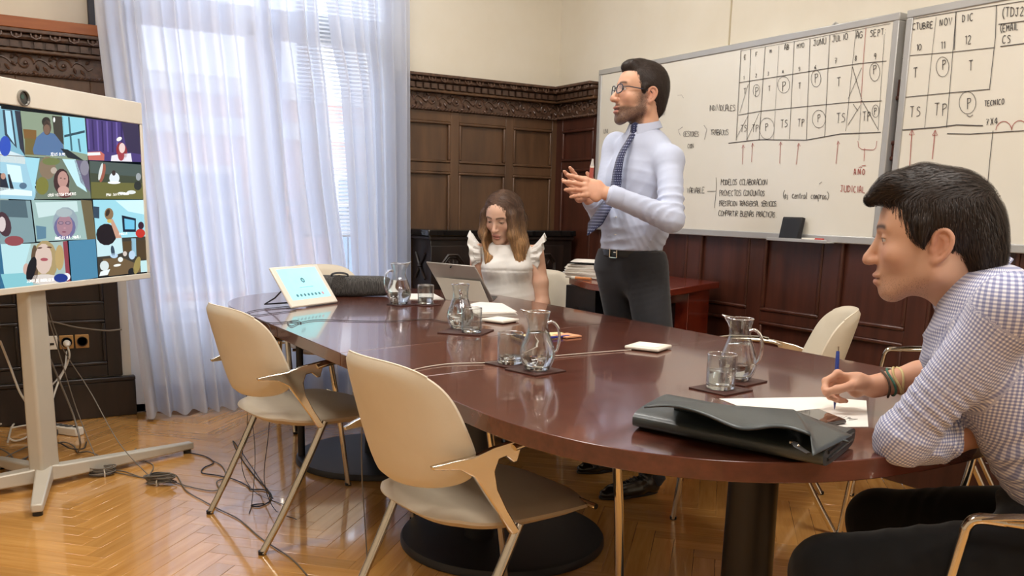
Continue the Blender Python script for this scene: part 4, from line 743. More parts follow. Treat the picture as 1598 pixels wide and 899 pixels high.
b = MB(); b.tube([sl_(.1, .5, -.012), sl_(.05, .3, -.03)+back*.05, P0+back*.155+ux*.0+V(0, 0, .004), P0+back*.12+ux*.1+V(0, 0, .004), P0+ux*.12+back*.02+V(0, 0, .004)], .0035, 7); b.tube([sl_(.9, .5, -.012), sl_(.9, .3, -.03)+back*.05, P1+back*.15+V(0, 0, .004), P1+back*.12-ux*.1+V(0, 0, .004)], .0035, 7); b.build('wire_stand', BLACKM, tp)
# grey textured bag
GB = mat('woven_grey', '5a5855', .85, noise=((220, 220, 25), '2b2a29', .35, .65), bump=((300, 300, 40), .5))
gb = empty('grey_bag', (1.62, 4.17, TZ), R(-18), 'long dark grey woven bag lying behind the touch panel', 'bag')
def bag(u, v):
    a, t = 2*u-1, 2*math.pi*v; n = 3; r = (abs(math.cos(t))**n+abs(math.sin(t))**n)**(-1/n); e = (1-abs(a)**14)**.5*.98+.02 if abs(a) < 1 else .02
    return (a*.215, .05*r*math.cos(t)*e, .052+.052*r*math.sin(t)*e*(1-.06*a))
b = MB(); b.grid(bag, 30, 28); b.build('bag_body', GB, gb, world=False, smooth=80)
MB().tube(spline([(-.09, -.02, .1), (-.085, -.025, .112), (-.05, -.03, .119), (-.012, -.025, .112), (-.008, -.02, .1)], 6), .0055, 8, flat=(1.6, .6)).build('handle', mat('dark_strap', '2a2929', .7), gb, world=False)
MB().lathe([(.001, 0), (.034, 0), (.036, .003), (.001, .004)], 24).build('flap', GB, gb, world=False).matrix_basis = Matrix.Translation((-.052, -.05, .075)) @ Matrix.Rotation(R(90), 4, 'X')
# sheets, tablet computer, pucks, notes
def sheets(name, pts, n, label, z=TZ, jit=.004, dz=.0016, cat='papers', group=None):
    c = np.mean([V(*p) for p in pts], axis=0); t = empty(name, (c[0], c[1], z+.0005), 0, label, cat, group); rn = random.Random(len(label))
    for i in range(n):
        a = R(rn.uniform(-2, 2)) if i else 0; ca, sa = math.cos(a), math.sin(a); d = (rn.uniform(-jit, jit), rn.uniform(-jit, jit)) if i else (0, 0)
        q = [((x-c[0])*ca-(y-c[1])*sa+d[0], (x-c[0])*sa+(y-c[1])*ca+d[1]) for x, y in pts]
        MB().prism(q, i*dz, i*dz+dz*.9).build('sheet', WHITEP, t, world=False)
    return t
sheets('paper_pile', [(2.02, 3.56), (2.09, 3.47), (1.985, 3.17), (1.81, 3.20), (1.87, 3.45)], 9, 'pile of white papers in front of the tablet computer', dz=.0022)
sheets('paper_sheet', [(1.83, 3.93), (1.90, 4.18), (2.07, 4.13), (2.0, 3.88)], 2, 'white sheets between the farthest jug and the tablet computer')
pad = sheets('note_paper', [(1.572, 1.552), (1.509, 1.259), (1.665, 1.189), (1.90, 1.37), (1.83, 1.45)], 1, 'white sheet of paper that the seated man writes on', dz=.001)
pen = MB(); rn = random.Random(3)
for k in range(4): c = at(1305+k*8, 650+k*1.5, 2, TZ+.0018); pen.tube([c+V(rn.uniform(-.02, .02), rn.uniform(-.006, .006), 0) for _ in range(5)], .0006, 3)
pen.build('pencil_notes', BOLD, pad)
tc_ = empty('tablet_computer', (2.05, 3.78, TZ), 0, 'grey tablet computer propped on its kickstand before the woman in white', 'computer')
SILV = mat('tablet_silver', 'a9a39c', .35, .35, noise=((5, 5, 5), 'a09a93', .3, .7)); KICK = mat('kickstand_silver', 'c3bcb1', .35, .35, noise=((5, 5, 5), 'bbb4a9', .3, .7))
A0, A1 = at(678, 466, 2, TZ+.006)+V(.05, .035, 0), at(752, 471, 2, TZ+.006)+V(.06, .03, 0)
# back of the display seen from behind: lower edge A0-A1, leaning towards the viewer at the top
def quad3(p, th, name, m, par, bev=.002):
    p = [V(*q) for q in p]; n_ = nrm(np.cross(p[1]-p[0], p[3]-p[0]))*th; v = p+[q+n_ for q in p]
    return MB().add(v, [(0, 3, 2, 1), (4, 5, 6, 7)]+[(i, (i+1) % 4, 4+(i+1) % 4, 4+i) for i in range(4)]).build(name, m, par, bevel=bev)
D = 4.33
tl, tr_, brr, bll = dep(664, 409, D), dep(741, 416, D-.06), dep(768, 470, D), dep(690, 462, D+.08)
ex = nrm(tr_-tl); W_ = .292; mid_ = (tl+tr_)/2; tl, tr_ = mid_-ex*W_/2*.86, mid_+ex*W_/2*.86
dn = nrm(nrm(brr-tr_)+V(.1, .12, 0)); hz = (tl[2]-TZ-.008)/(-dn[2]); bll, brr = tl+dn*hz, tr_+dn*hz
quad3([tl, tr_, brr, bll], .008, 'display_back', SILV, tc_, .003)
m1_, m2_ = tl+dn*hz*.42, tr_+dn*hz*.42; kd = nrm(dn+V(-.36, -.46, 0)*1.0); kz = (m1_[2]-TZ-.001)/(-kd[2])
quad3([m1_+ex*.012-V(.006, .008, 0), m2_-ex*.012-V(.006, .008, 0), m2_-ex*.0+kd*kz-ex*.012, m1_+kd*kz+ex*.012], -.003, 'kickstand', KICK, tc_, .001)
MB().tube([(tl+tr_)/2+dn*.012+np.cross(ex, dn)*0, (tl+tr_)/2+dn*.012+nrm(np.cross(dn, ex))*.0105], .004, 10).build('rear_lens', BPLAST, tc_)
kb = [brr+V(0, 0, .002), bll+V(0, 0, .002)]; fw = nrm(V(.55, .75, 0)); quad3([kb[1], kb[0], kb[0]+fw*.2, kb[1]+fw*.2], .005, 'keyboard', BPLAST, tc_, .002)
def puck(c, s, rz, label):
    t = empty('table_microphone', (c[0], c[1], TZ), R(rz), label, 'microphone', 'flat white table microphones')
    MB().box((0, 0, .0085), (s, s, .011)).build('puck_body', WPLAST, t, world=False, bevel=.004); MB().box((0, 0, .0145), (s*.72, s*.72, .0012)).build('touch_plate', WHITEP, t, world=False, bevel=.001)
    MB().box((0, 0, .0015), (s*.8, s*.8, .003)).build('rubber_base', BPLAST, t, world=False); return t
puck((1.928, 2.243), .122, 27, 'flat white square microphone near the right edge of the table'); puck((1.822, 3.035), .112, 22, 'flat white square microphone beside the pile of papers')
YEL = mat('yellow_note', 'e2cf9c', .7); PNKN = mat('orange_note', 'd99a72', .7)
sn = empty('sticky_notes', (1.74, 2.62, TZ), R(-15), 'yellow and orange sticky notes behind the nearest middle jug', 'notes')
for i, (x, y, m_) in enumerate(((-.06, 0, YEL), (.07, .03, YEL), (.10, -.01, PNKN))): MB().box((x, y, .003+.001*i), (.076, .076, .005), Matrix.Rotation(i*.2, 3, 'Z')).build('note_block', m_, sn, world=False)
def penob(a, b, col, cname, label, r_=.0045, name='ballpoint_pen'):
    a, b = V(*a), V(*b); d = nrm(b-a); t = empty(name, tuple(a), 0, label, 'pen'); cm_ = mat(cname, col, .3)
    MB().tube([a+d*.012, a+d*.03, b-d*.03, b-d*.012], [r_*.55, r_, r_, r_*.9], 10).build('barrel', cm_, t); MB().tube([a, a+d*.012], [.0008, r_*.55], 8).build('tip', cm_, t)
    MB().tube([b-d*.012, b], [r_*.5, r_*.5], 8).build('push_button', CHROME, t); return t
e1, e2 = at(838, 529, 2, TZ+.006), at(892, 524, 2, TZ+.006); penob(e1, e2, '2c2f86', 'indigo_plastic', 'dark blue pen lying behind the nearest middle jug')
e1, e2 = at(803, 523, 2, TZ+.012), at(812, 526, 2, TZ+.006); tag(MB().tube([at(800, 521, 2, TZ+.012), at(818, 528, 2, TZ+.012)], .007, 8).build('black_clip', BPLAST), 'small black clip on the sticky notes seen through the glass', 'clip')
# black document case, flap folded over
LEA = mat('black_leather', '3b4243', .42, noise=((5, 5, 5), '33393a', .3, .7), bump=((260, 260, 260), .18), coat=.1)
dc = empty('document_case', (1.3, 1.25, TZ), 0, 'black leather document case with a folded flap on the near table end', 'case')
cA, cB, cC, cD = at(1283, 735, 2, TZ)[:2], at(1333, 694, 2, TZ)[:2], at(1045, 637, 2, TZ)[:2], at(986, 672, 2, TZ)[:2]
def cloft(z0, z1, sh=0, ins=0):
    """four-cornered pad with a rounded long front edge"""
    A, B, C, D_ = [V(*q) for q in (cA, cB, cC, cD)]; m_ = (A+B+C+D_)/4; out = []
    def f(u, v):
        t = 2*math.pi*v; c, s = math.cos(t), math.sin(t); n = 3.4; r = (abs(c)**n+abs(s)**n)**(-1/n); a = .5+.5*r*c*(1-ins); b = .5+.5*r*s
        p = (D_*(1-u)+A*u)*(1-a)+(C*(1-u)+B*u)*a; return (p[0], p[1], z0+(z1-z0)*b)
    return f
f = cloft(TZ+.001, TZ+.042); b = MB(); b.grid(f, 16, 40)
for u in (0, 1): e = [f(u, j/40) for j in range(40)]; b.add(e, [tuple(range(40)) if u else tuple(range(40))[::-1]])
b.build('case_body', LEA, dc, smooth=60)
for z in (.015, .029):
    p0, p1 = V(cA[0], cA[1], TZ+z), V(cB[0], cB[1], TZ+z); o_ = nrm(V(*(cA-cD), 0)); MB().tube([p0*.88+p1*.12+o_*.001, p0*.1+p1*.9+o_*.001], .0032, 6).build('gusset_fold', BPLAST, dc)
fl0, fl1, fl2, fl3 = at(1006, 634, 2, TZ+.085), at(1265, 681, 2, TZ+.066), at(1238, 640, 2, TZ+.06), at(1052, 627, 2, TZ+.062)
def flap(u, v):
    a = fl0*(1-u)+fl1*u; b = fl3*(1-u)+fl2*u; p = a*(1-v)+b*v
    p = p+V(0, 0, .010*math.sin(math.pi*u)*(1-v)-.014*math.exp(-((u-.62)/.16)**2)*(1-v)+.006*math.sin(9*u)*(1-v)+.004*math.sin(math.pi*v)); 
    return tuple(p+V(-.02, -.02, 0)*(1-v)*(1-u)*(.3))
b = MB(); b.grid(flap, 40, 10); b.build('flap', LEA, dc, smooth=80, solid=.003)
b = MB(); b.grid(lambda u, v: tuple(V(*flap(u, 1))*(1-v)+v*V(*at(1052+(1325-1052)*u, 640+50*u, 2, TZ+.041))), 40, 4); b.build('flap_fold', LEA, dc, smooth=80, solid=.003)
b = MB(); e0, e1_ = V(*flap(1, 0)), V(*flap(1, 1)); q0, q1 = at(1268, 712, 2, TZ+.042), at(1330, 680, 2, TZ+.042)
b.grid(lambda u, v: tuple((e0*(1-u)+e1_*u)*(1-v)+(q0*(1-u)+q1*u)*v), 8, 6); b.build('side_gusset', LEA, dc, smooth=80, solid=.002)
zp0 = at(1238, 690, 2, TZ+.052); b = MB(); b.tube([zp0, at(1245, 698, 2, TZ+.05), at(1262, 708, 2, TZ+.047)], [.005, .006, .004], 8, flat=(1.3, .5)); b.build('zip_pull', BPLAST, dc)
b = MB(); b.lathe([(.004, -.002), (.008, -.002), (.008, .002), (.004, .002)], 12, tuple(zp0), close=True); b.lathe([(.001, 0), (.003, .002), (.001, .004)], 8, tuple(at(1246, 697, 2, TZ+.056))); b.build('zip_ring', CHROME, dc)
b = MB(); b.tube(spline([V(*flap(u, 0))+V(0, 0, -.001) for u in np.linspace(0, 1, 14)], 3), .0016, 5); b.build('flap_edge', BPLAST, dc)
# phone
ph = empty('mobile_phone', tuple(at(1278, 653, 2, TZ+.002)), 0, 'black mobile phone lying on the white sheet of paper', 'phone')
pp = [at(*q, 2, TZ+.003) for q in ((1240, 647), (1288, 666), (1321, 661), (1276, 643))]
q = quad3(pp, .008, 'phone_body', mat('phone_edge', '6b6560', .3, .4), ph, .003); q2 = quad3([p*.96+np.mean(pp, axis=0)*.04+V(0, 0, .0082) for p in pp], .0006, 'phone_screen', mat('phone_glass', '120e0f', .06, coat=1), ph, .0)
# ================================================================ CORDS ON THE TABLE
def cord(name, pts, r_, m_, label, cat='cord', n=7, group=None, par=None):
    o = MB().tube(spline(pts, n), r_, 6).build(name, m_, par, smooth=80)
    return tag(o, label, cat, group) if label else o
tz = TZ+.003
cord('microphone_cord', [at(*q, 2, tz) for q in ((985, 546), (930, 550), (870, 555), (845, 557), (800, 562), (760, 566), (700, 568), (650, 576), (610, 590), (560, 612))], .0015, WCAB, 'pale cord running from the right hand microphone across the table')
cord('microphone_cord', [at(*q, 2, tz) for q in ((765, 501), (740, 502), (700, 503), (668, 498), (620, 501), (560, 501), (500, 499), (470, 503), (455, 509), (449, 503), (462, 500), (470, 504), (452, 502), (425, 504), (400, 500), (392, 498))]+[V(.955, 3.28, .733), V(.95, 3.3, .6), V(.955, 3.32, .35), V(.94, 3.36, .12), V(.96, 3.3, .006), V(1.0, 3.15, .005)], .0015, DCAB, 'dark cord from the far microphone over the table edge to the floor')
cord('panel_cord', [at(*q, 2, tz) for q in ((452, 478), (430, 480), (400, 484), (385, 488))]+[V(.955, 3.62, .735), V(.945, 3.64, .6), V(.95, 3.62, .3), V(.93, 3.66, .1), V(.95, 3.55, .006), V(1.02, 3.3, .005)], .0015, DCAB, 'dark cord of the touch panel dropping over the far table edge')
cord('panel_cord', [at(*q, 2, tz) for q in ((462, 484), (448, 486), (425, 489), (400, 492), (388, 492))]+[V(.955, 3.55, .735), V(.94, 3.56, .5), V(.945, 3.5, .2), V(.9, 3.4, .02), V(.86, 3.3, .005)], .0015, DCAB, 'second dark cord of the touch panel beside the first')
cord('hanging_cord', [V(.93, 2.30, .69), V(.925, 2.3, .45), V(.93, 2.28, .2), V(.925, 2.26, .02), V(.9, 2.1, .005), V(.95, 1.9, .005)], .002, GCAB, 'thin grey cord hanging beside the backrest of the foreground chair')
# ================================================================ CORDS ON THE FLOOR AND BEHIND THE SCREEN
fz = .004
def fl(*q, z=fz): return [at(*p, 2, z) for p in q]
cord('floor_cord', fl((292, 706), (320, 712), (333, 722), (318, 730), (316, 738), (340, 742), (365, 748), (386, 758), (392, 764), (410, 764), (422, 770), (421, 782), (405, 790), (392, 789), (400, 787), (412, 786)), .0028, DCAB, 'dark cord looping on the floor from the stand foot to the far chair')
cord('floor_cord', fl((180, 737), (215, 744), (240, 748), (262, 749), (290, 758), (330, 766), (348, 760), (350, 748), (338, 752), (345, 762), (352, 740), (345, 726), (330, 718)), .0024, GCAB, 'grey cord between the two bundles curling towards the far chair')
cord('floor_cord', fl((255, 738), (275, 742), (290, 765), (318, 782), (342, 795), (372, 810), (405, 838), (430, 855), (455, 872), (480, 899), (500, 930)), .0024, GCAB, 'long grey cord running across the foreground parquet')
cord('floor_cord', [V(.955, 3.3, .05)]+fl((366, 690), (372, 708), (395, 740), (418, 765), (421, 775)), .0024, DCAB, 'dark cord under the far chair ending by its loop')
cord('floor_cord', fl((212, 700), (205, 712), (238, 725), (232, 742), (222, 745), (195, 736), (180, 734)), .0026, GCAB, 'grey cord arched over the stand foot beside the first bundle')
rn = random.Random(8)
def bundle(c, label, r_=.05, n=15, squash=.55):
    t = empty('cable_bundle', tuple(c), 0, label, 'cable', 'tied cable bundles on the parquet'); 
    for k in range(n):
        a0 = rn.uniform(0, 6.28); rr = r_*rn.uniform(.7, 1.05); z = .005+rn.uniform(0, .036); tl_ = rn.uniform(-.15, .15); dx, dy = rn.uniform(-.008, .008), rn.uniform(-.008, .008)
        MB().tube([(dx+rr*math.cos(q+a0), dy+rr*squash*math.sin(q+a0), z+tl_*rr*math.cos(q)+.003) for q in np.linspace(0, 6.5, 26)], .0026, 6).build('cable_loop', GCAB if k % 3 else DCAB, t, world=False, smooth=80)
    MB().tube([(0, -r_*squash-.006, .002), (0, -r_*squash-.009, .02), (0, -r_*squash+.004, .036), (0, -r_*squash+.012, .02), (0, -r_*squash+.006, .003), (0, -r_*squash-.006, .002)], .003, 6).build('tie', WCAB, t, world=False)
    return t
bundle(at(162, 742, 2, 0), 'tied bundle of grey cable nearer the screen stand'); q = bundle(at(250, 756, 2, 0), 'flatter tied bundle of grey cable further along the parquet', .062, 15, .42); q.rotation_euler = (0, 0, R(-35))
# power strip
ps = empty('power_strip', tuple(at(95, 676, 2, 0)), R(-52), 'white power strip with grey sockets lying behind the stand column', 'power strip')
MB().box((0, 0, .022), (.26, .055, .042)).build('strip_housing', WPLAST, ps, world=False, bevel=.006)
for k in range(4):
    b = MB(); b.lathe([(.001, .0432), (.018, .0432), (.02, .0445), (.001, .0446)], 16, (-.03+k*.036-.02, 0, 0)); b.build('strip_socket', mat('grey_socket', '55524e', .4), ps, world=False)
MB().box((.1, 0, .045), (.02, .014, .004)).build('switch', BPLAST, ps, world=False)
shb = .035
CB = [([V(.19, 3.99, 1.0), dep(70, 480, 3.75), dep(95, 560, 3.85), dep(120, 640, 3.95), dep(150, 715, 3.93), at(160, 735, 2, .02)], .0022, GCAB, 'thin cord dropping from the screen to the nearer bundle'),
      ([V(.215, 3.98, 1.0), dep(72, 470, 3.8), dep(96, 540, 3.9), dep(140, 610, 4.0), dep(185, 690, 3.9), dep(228, 738, 3.8), at(246, 752, 2, .02)], .0022, GCAB, 'thin cord dropping from the screen to the farther bundle'),
      ([dep(0, 478, 4.6), dep(40, 497, 4.6), dep(80, 502, 4.6), dep(120, 511, 4.62), dep(165, 516, 4.66), dep(190, 514, 4.7)], .0045, GCAB, 'thick grey cable swagged along the left panelling'),
      ([dep(0, 496, 4.6), dep(38, 500, 4.6), dep(58, 502, 4.62)], .004, GCAB, 'short grey cable just under the swagged one'),
      ([dep(0, 532, 3.9), dep(15, 570, 3.95), dep(30, 610, 3.95), dep(45, 636, 3.95), dep(50, 660, 3.95), dep(45, 690, 3.9), at(52, 712, 2, .02)], .005, WCAB, 'thick pale cable curving left of the stand column'),
      ([dep(38, 500, 3.9), dep(42, 560, 3.92), dep(46, 620, 3.95), dep(54, 670, 3.95), at(60, 708, 2, .01)], .0035, GCAB, 'grey cable following the stand column on its left'),
      ([dep(78, 560, 3.9), dep(95, 600, 3.95), dep(115, 650, 4.0), dep(125, 690, 3.98), at(122, 705, 2, .01)], .0042, GCAB, 'grey cable falling right of the stand column'),
      ([dep(70, 610, 4.0), dep(82, 600, 4.05), dep(100, 576, 4.3), dep(104, 548, 4.75)], .004, WCAB, 'pale cord running up to the plug in the wall socket')]
for p_, r_, m_, lab in CB: cord('screen_cable', p_, r_, m_, lab, 'cable')
cords_ = MB(); rn = random.Random(5)
lp = [([(0, 662), (20, 655), (40, 645), (48, 630)], WCAB, .005, 'pale cable end rising beside the floor tangle'), ([(0, 700), (14, 708), (20, 718), (8, 722), (0, 716)], GCAB, .004, 'grey loop at the far edge of the floor tangle'), ([(0, 718), (25, 705), (45, 697), (58, 700), (45, 712), (20, 722), (0, 730)], GCAB, .0035, 'flat grey loop in front of the floor tangle'), ([(12, 690), (20, 664), (38, 652), (48, 662), (44, 680), (25, 688), (14, 684)], WCAB, .005, 'round pale coil standing in the floor tangle'), ([(84, 694), (100, 690), (115, 696), (122, 706), (138, 705), (155, 712), (165, 718)], GCAB, .0035, 'grey cable lying over the stand foot'), ([(85, 660), (90, 675), (84, 688), (95, 692), (110, 700), (130, 700), (135, 690)], DCAB, .0035, 'dark cable beside the power strip'), ([(18, 668), (40, 664), (60, 664), (80, 668)], WCAB, .0045, 'pale cable from the coil to the power strip'), ([(0, 742), (15, 735), (30, 725), (50, 705), (55, 690)], DCAB, .0035, 'dark cable at the outer edge of the floor tangle')]
for p_, m_, r_, lab in lp: cord('tangled_cable', [at(*q, 2, .006+rn.uniform(0, .02)) for q in p_], r_, m_, lab, 'cable')
wc = [(188, 512), (192, 516), (196, 521)]
# ================================================================ BODY MODELLING: smooth distance fields turned into meshes
class SD:
    def __init__(s, lo, hi, h):
        s.lo = np.array(lo, float); s.h = h; s.n = np.ceil((np.array(hi)-s.lo)/h).astype(int)+1
        s.D = np.full(s.n, .06, np.float32); s.ax = [s.lo[i]+h*np.arange(s.n[i], dtype=np.float64) for i in range(3)]
    def _blk(s, lo, hi):
        i0 = np.clip(((np.array(lo)-s.lo)/s.h).astype(int), 0, s.n); i1 = np.clip(((np.array(hi)-s.lo)/s.h).astype(int)+2, 0, s.n)
        return i0, i1
    def prim(s, fn, lo, hi, k=.01, op='u'):
        m = k+.02; i0, i1 = s._blk(np.array(lo)-m, np.array(hi)+m)
        if (i1 <= i0).any(): return s
        sl = tuple(slice(a, b) for a, b in zip(i0, i1))
        X = s.ax[0][sl[0]][:, None, None]; Y = s.ax[1][sl[1]][None, :, None]; Z = s.ax[2][sl[2]][None, None, :]
        d = fn(X, Y, Z).astype(np.float32); a = s.D[sl]
        if op == 'u': h = np.clip(.5+.5*(a-d)/k, 0, 1); s.D[sl] = a+(d-a)*h-k*h*(1-h)
        else: h = np.clip(.5-.5*(a+d)/k, 0, 1); s.D[sl] = a+(-d-a)*h+k*h*(1-h)
        return s
    def ell(s, c, r, k=.01, op='u', M=None):
        c = np.array(c, float); r = np.array(r, float)
        def fn(X, Y, Z):
            x, y, z = X-c[0], Y-c[1], Z-c[2]
            if M is not None: x, y, z = M[0][0]*x+M[1][0]*y+M[2][0]*z, M[0][1]*x+M[1][1]*y+M[2][1]*z, M[0][2]*x+M[1][2]*y+M[2][2]*z
            k0 = np.sqrt((x/r[0])**2+(y/r[1])**2+(z/r[2])**2)+1e-9; k1 = np.sqrt((x/r[0]**2)**2+(y/r[1]**2)**2+(z/r[2]**2)**2)+1e-9
            return k0*(k0-1)/k1
        q = r.max() if M is not None else r
        return s.prim(fn, c-q, c+q, k, op)
    def cone(s, a, b, ra, rb, k=.01, op='u', sq=None, wr=None, ease=1):
        a, b = np.array(a, float), np.array(b, float); ba = b-a; L2 = ba@ba+1e-12; R_ = max(ra, rb)*(sq[1] if sq and sq[1] > 1 else 1)
        def fn(X, Y, Z):
            x, y, z = X-a[0], Y-a[1], Z-a[2]; t = np.clip((x*ba[0]+y*ba[1]+z*ba[2])/L2, 0, 1)
            x, y, z = x-t*ba[0], y-t*ba[1], z-t*ba[2]
            if sq:
                e = sq[0]; dt = x*e[0]+y*e[1]+z*e[2]; q = dt*(1/sq[1]-1); x, y, z = x+e[0]*q, y+e[1]*q, z+e[2]*q
            d = np.sqrt(x*x+y*y+z*z)-(ra+(rb-ra)*t)
            if wr:   # cloth folds: amplitude, wavelength, seed, t-range emphasis
                am, wl, sd = wr[:3]; rn = random.Random(sd); L_ = math.sqrt(L2)
                f1 = nrm([rn.uniform(-1, 1) for _ in range(3)]); f2 = nrm([rn.uniform(-1, 1) for _ in range(3)]); u = ba/L_
                ph = (X*f1[0]+Y*f1[1]+Z*f1[2])*9+rn.uniform(0, 6); ax = X*u[0]+Y*u[1]+Z*u[2]; sk = X*f2[0]+Y*f2[1]+Z*f2[2]
                g_ = np.sin((ax+.35*sk)*2*math.pi/wl+1.6*np.sin(ph)); g2 = np.sin((ax*.6-.8*sk)*2*math.pi/(wl*.62)+2.1*np.sin(ph*.7+1))
                em = 1.0
                if len(wr) > 3: em = .25+np.exp(-((t-wr[3])/.28)**2)*.95
                mk = np.clip(.55*np.sin(ph*.9+2*np.sin(sk*11+1))+.55*np.sin(sk*17+ax*9+f1[0]*5)+.35, 0, 1)
                d = d-am*em*mk*((1-np.abs(g_))**1.6*1.2-.25)-am*.6*em*(1-mk)*((1-np.abs(g2))**1.6-.25)
            return d
        lo = np.minimum(a, b)-R_; hi = np.maximum(a, b)+R_
        return s.prim(fn, lo, hi, k, op)
    def chain(s, pts, rs, k=.012, **kw):
        for i in range(len(pts)-1): s.cone(pts[i], pts[i+1], rs[i], rs[i+1], k, **kw)
        return s
    def cut(s, p, n, k=.004):
        """keep the side that n points away from"""
        p, n = np.array(p, float), nrm(n); d = (s.ax[0][:, None, None]-p[0])*n[0]+(s.ax[1][None, :, None]-p[1])*n[1]+(s.ax[2][None, None, :]-p[2])*n[2]
        s.D = np.maximum(s.D, d.astype(np.float32)); return s
    def disp(s, fn): s.D = s.D+fn(s.ax[0][:, None, None], s.ax[1][None, :, None], s.ax[2][None, None, :]).astype(np.float32); return s
    def mesh(s, M=None, smooth=1):
        D = s.D; D[0], D[-1] = .05, .05; D[:, 0], D[:, -1] = .05, .05; D[:, :, 0], D[:, :, -1] = .05, .05
        S = D < 0; c = np.zeros(tuple(q-1 for q in D.shape), np.uint8)
        for i in (0, 1):
            for j in (0, 1):
                for k in (0, 1): c += S[i:c.shape[0]+i, j:c.shape[1]+j, k:c.shape[2]+k]
        I, J, K = np.nonzero((c > 0) & (c < 8)); idx = np.full(c.shape, -1, np.int32); idx[I, J, K] = np.arange(len(I))
        P = np.zeros((len(I), 3)); W = np.zeros(len(I)); cor = [(i, j, k) for i in (0, 1) for j in (0, 1) for k in (0, 1)]
        for a in cor:
            for ax in range(3):
                if a[ax]: continue
                b = list(a); b[ax] = 1; va = D[I+a[0], J+a[1], K+a[2]]; vb = D[I+b[0], J+b[1], K+b[2]]; m = (va < 0) != (vb < 0)
                t = np.where(m, va/np.where(m, va-vb, 1), 0)
                for q in range(3): P[:, q] += np.where(m, a[q]+(t if q == ax else 0), 0)
                W += m
        P = P/W[:, None]+np.stack([I, J, K], 1); F = []
        for ax in range(3):
            o1, o2 = [(1, 2), (2, 0), (0, 1)][ax]
            sa = [slice(0, -1) if q == ax else slice(1, -1) for q in range(3)]; sb_ = list(sa); sb_[ax] = slice(1, None)
            A, B = S[tuple(sa)], S[tuple(sb_)]; i, j, k = np.nonzero(A != B); base_ = np.stack([i, j, k], 1)
            for q in range(3):
                if q != ax: base_[:, q] += 1
            inside = A[i, j, k]; e1 = np.zeros(3, int); e1[o1] = 1; e2 = np.zeros(3, int); e2[o2] = 1
            g_ = lambda p: idx[p[:, 0], p[:, 1], p[:, 2]]
            q = np.stack([g_(base_-e1-e2), g_(base_-e2), g_(base_), g_(base_-e1)], 1)
            q[~inside] = q[~inside][:, ::-1]; F.append(q)
        F = np.concatenate(F); V_ = s.lo+P*s.h
        for _ in range(smooth):     # light relaxation
            acc = np.zeros_like(V_); n_ = np.zeros(len(V_))
            for a, b in ((0, 1), (1, 2), (2, 3), (3, 0)):
                np.add.at(acc, F[:, a], V_[F[:, b]]); np.add.at(acc, F[:, b], V_[F[:, a]]); np.add.at(n_, F[:, a], 1); np.add.at(n_, F[:, b], 1)
            V_ = V_*.5+.5*acc/n_[:, None]
        s.local = V_
        return V_, F
class Part:
    """collects meshed chunks (with colours and cloth coordinates) into one object"""
    def __init__(s): s.V, s.F, s.C, s.U, s.n = [], [], [], [], 0
    def add(s, V_, F, col=(.5, .5, .5), uv=None, M=None):
        C = col(V_) if callable(col) else np.tile(np.array(col, float), (len(V_), 1)); U = uv(V_) if uv else V_*1.0
        W = V_ if M is None else V_@M[:3, :3].T+M[:3, 3]
        s.V.append(W); s.F.append(F+s.n); s.C.append(C); s.U.append(U); s.n += len(V_); return s
    def build(s, name, m, parent, label=None):
        V_ = np.concatenate(s.V); F = np.concatenate(s.F); A = np.array(wm(parent).inverted()); V_ = V_@A[:3, :3].T+A[:3, 3]
        me = bpy.data.meshes.new(name); me.vertices.add(len(V_)); me.vertices.foreach_set('co', V_.astype(np.float32).ravel())
        me.loops.add(len(F)*4); me.loops.foreach_set('vertex_index', F.astype(np.int32).ravel()); me.polygons.add(len(F)); me.polygons.foreach_set('loop_start', np.arange(0, len(F)*4, 4, dtype=np.int32))
        me.materials.append(m); me.update(calc_edges=True); me.validate()
        a = me.color_attributes.new('Col', 'FLOAT_COLOR', 'POINT'); C = np.concatenate(s.C); a.data.foreach_set('color', np.concatenate([C, np.ones((len(C), 1))], 1).astype(np.float32).ravel())
        u = me.attributes.new('cloth', 'FLOAT_VECTOR', 'POINT'); u.data.foreach_set('vector', np.concatenate(s.U).astype(np.float32).ravel())
        me.shade_smooth(); o = bpy.data.objects.new(name, me); COL.objects.link(o); o.parent = parent; return tag(o, label)
def frame(origin, f, up=(0, 0, 1), s=1.0):
    f = nrm(f); r = nrm(np.cross(f, up)); u = np.cross(r, f); M = np.eye(4); M[:3, 0], M[:3, 1], M[:3, 2], M[:3, 3] = r*s, f*s, u*s, origin; return M
SKIN = mat('skin', 'c08a6c', .5, attr=1, sss=.06, bump=((350, 350, 350), .06), spec=.35)
HAIRM = mat('hair_strands', '2a211c', .65, attr=1, bump=((380, 380, 380), .35, .003), spec=.25)
STRAND = mat('hair_fibre', '2a211c', .5, attr=1, spec=.35)
def mixc(c, c2, m): return c*(1-m[:, None])+np.array(lin(c2))*m[:, None]
def gs(x, w): return np.exp(-(x/w)**2)
def sst(a, b, x): t = np.clip((x-a)/(b-a), 0, 1); return t*t*(3-2*t)
SDH = [None]
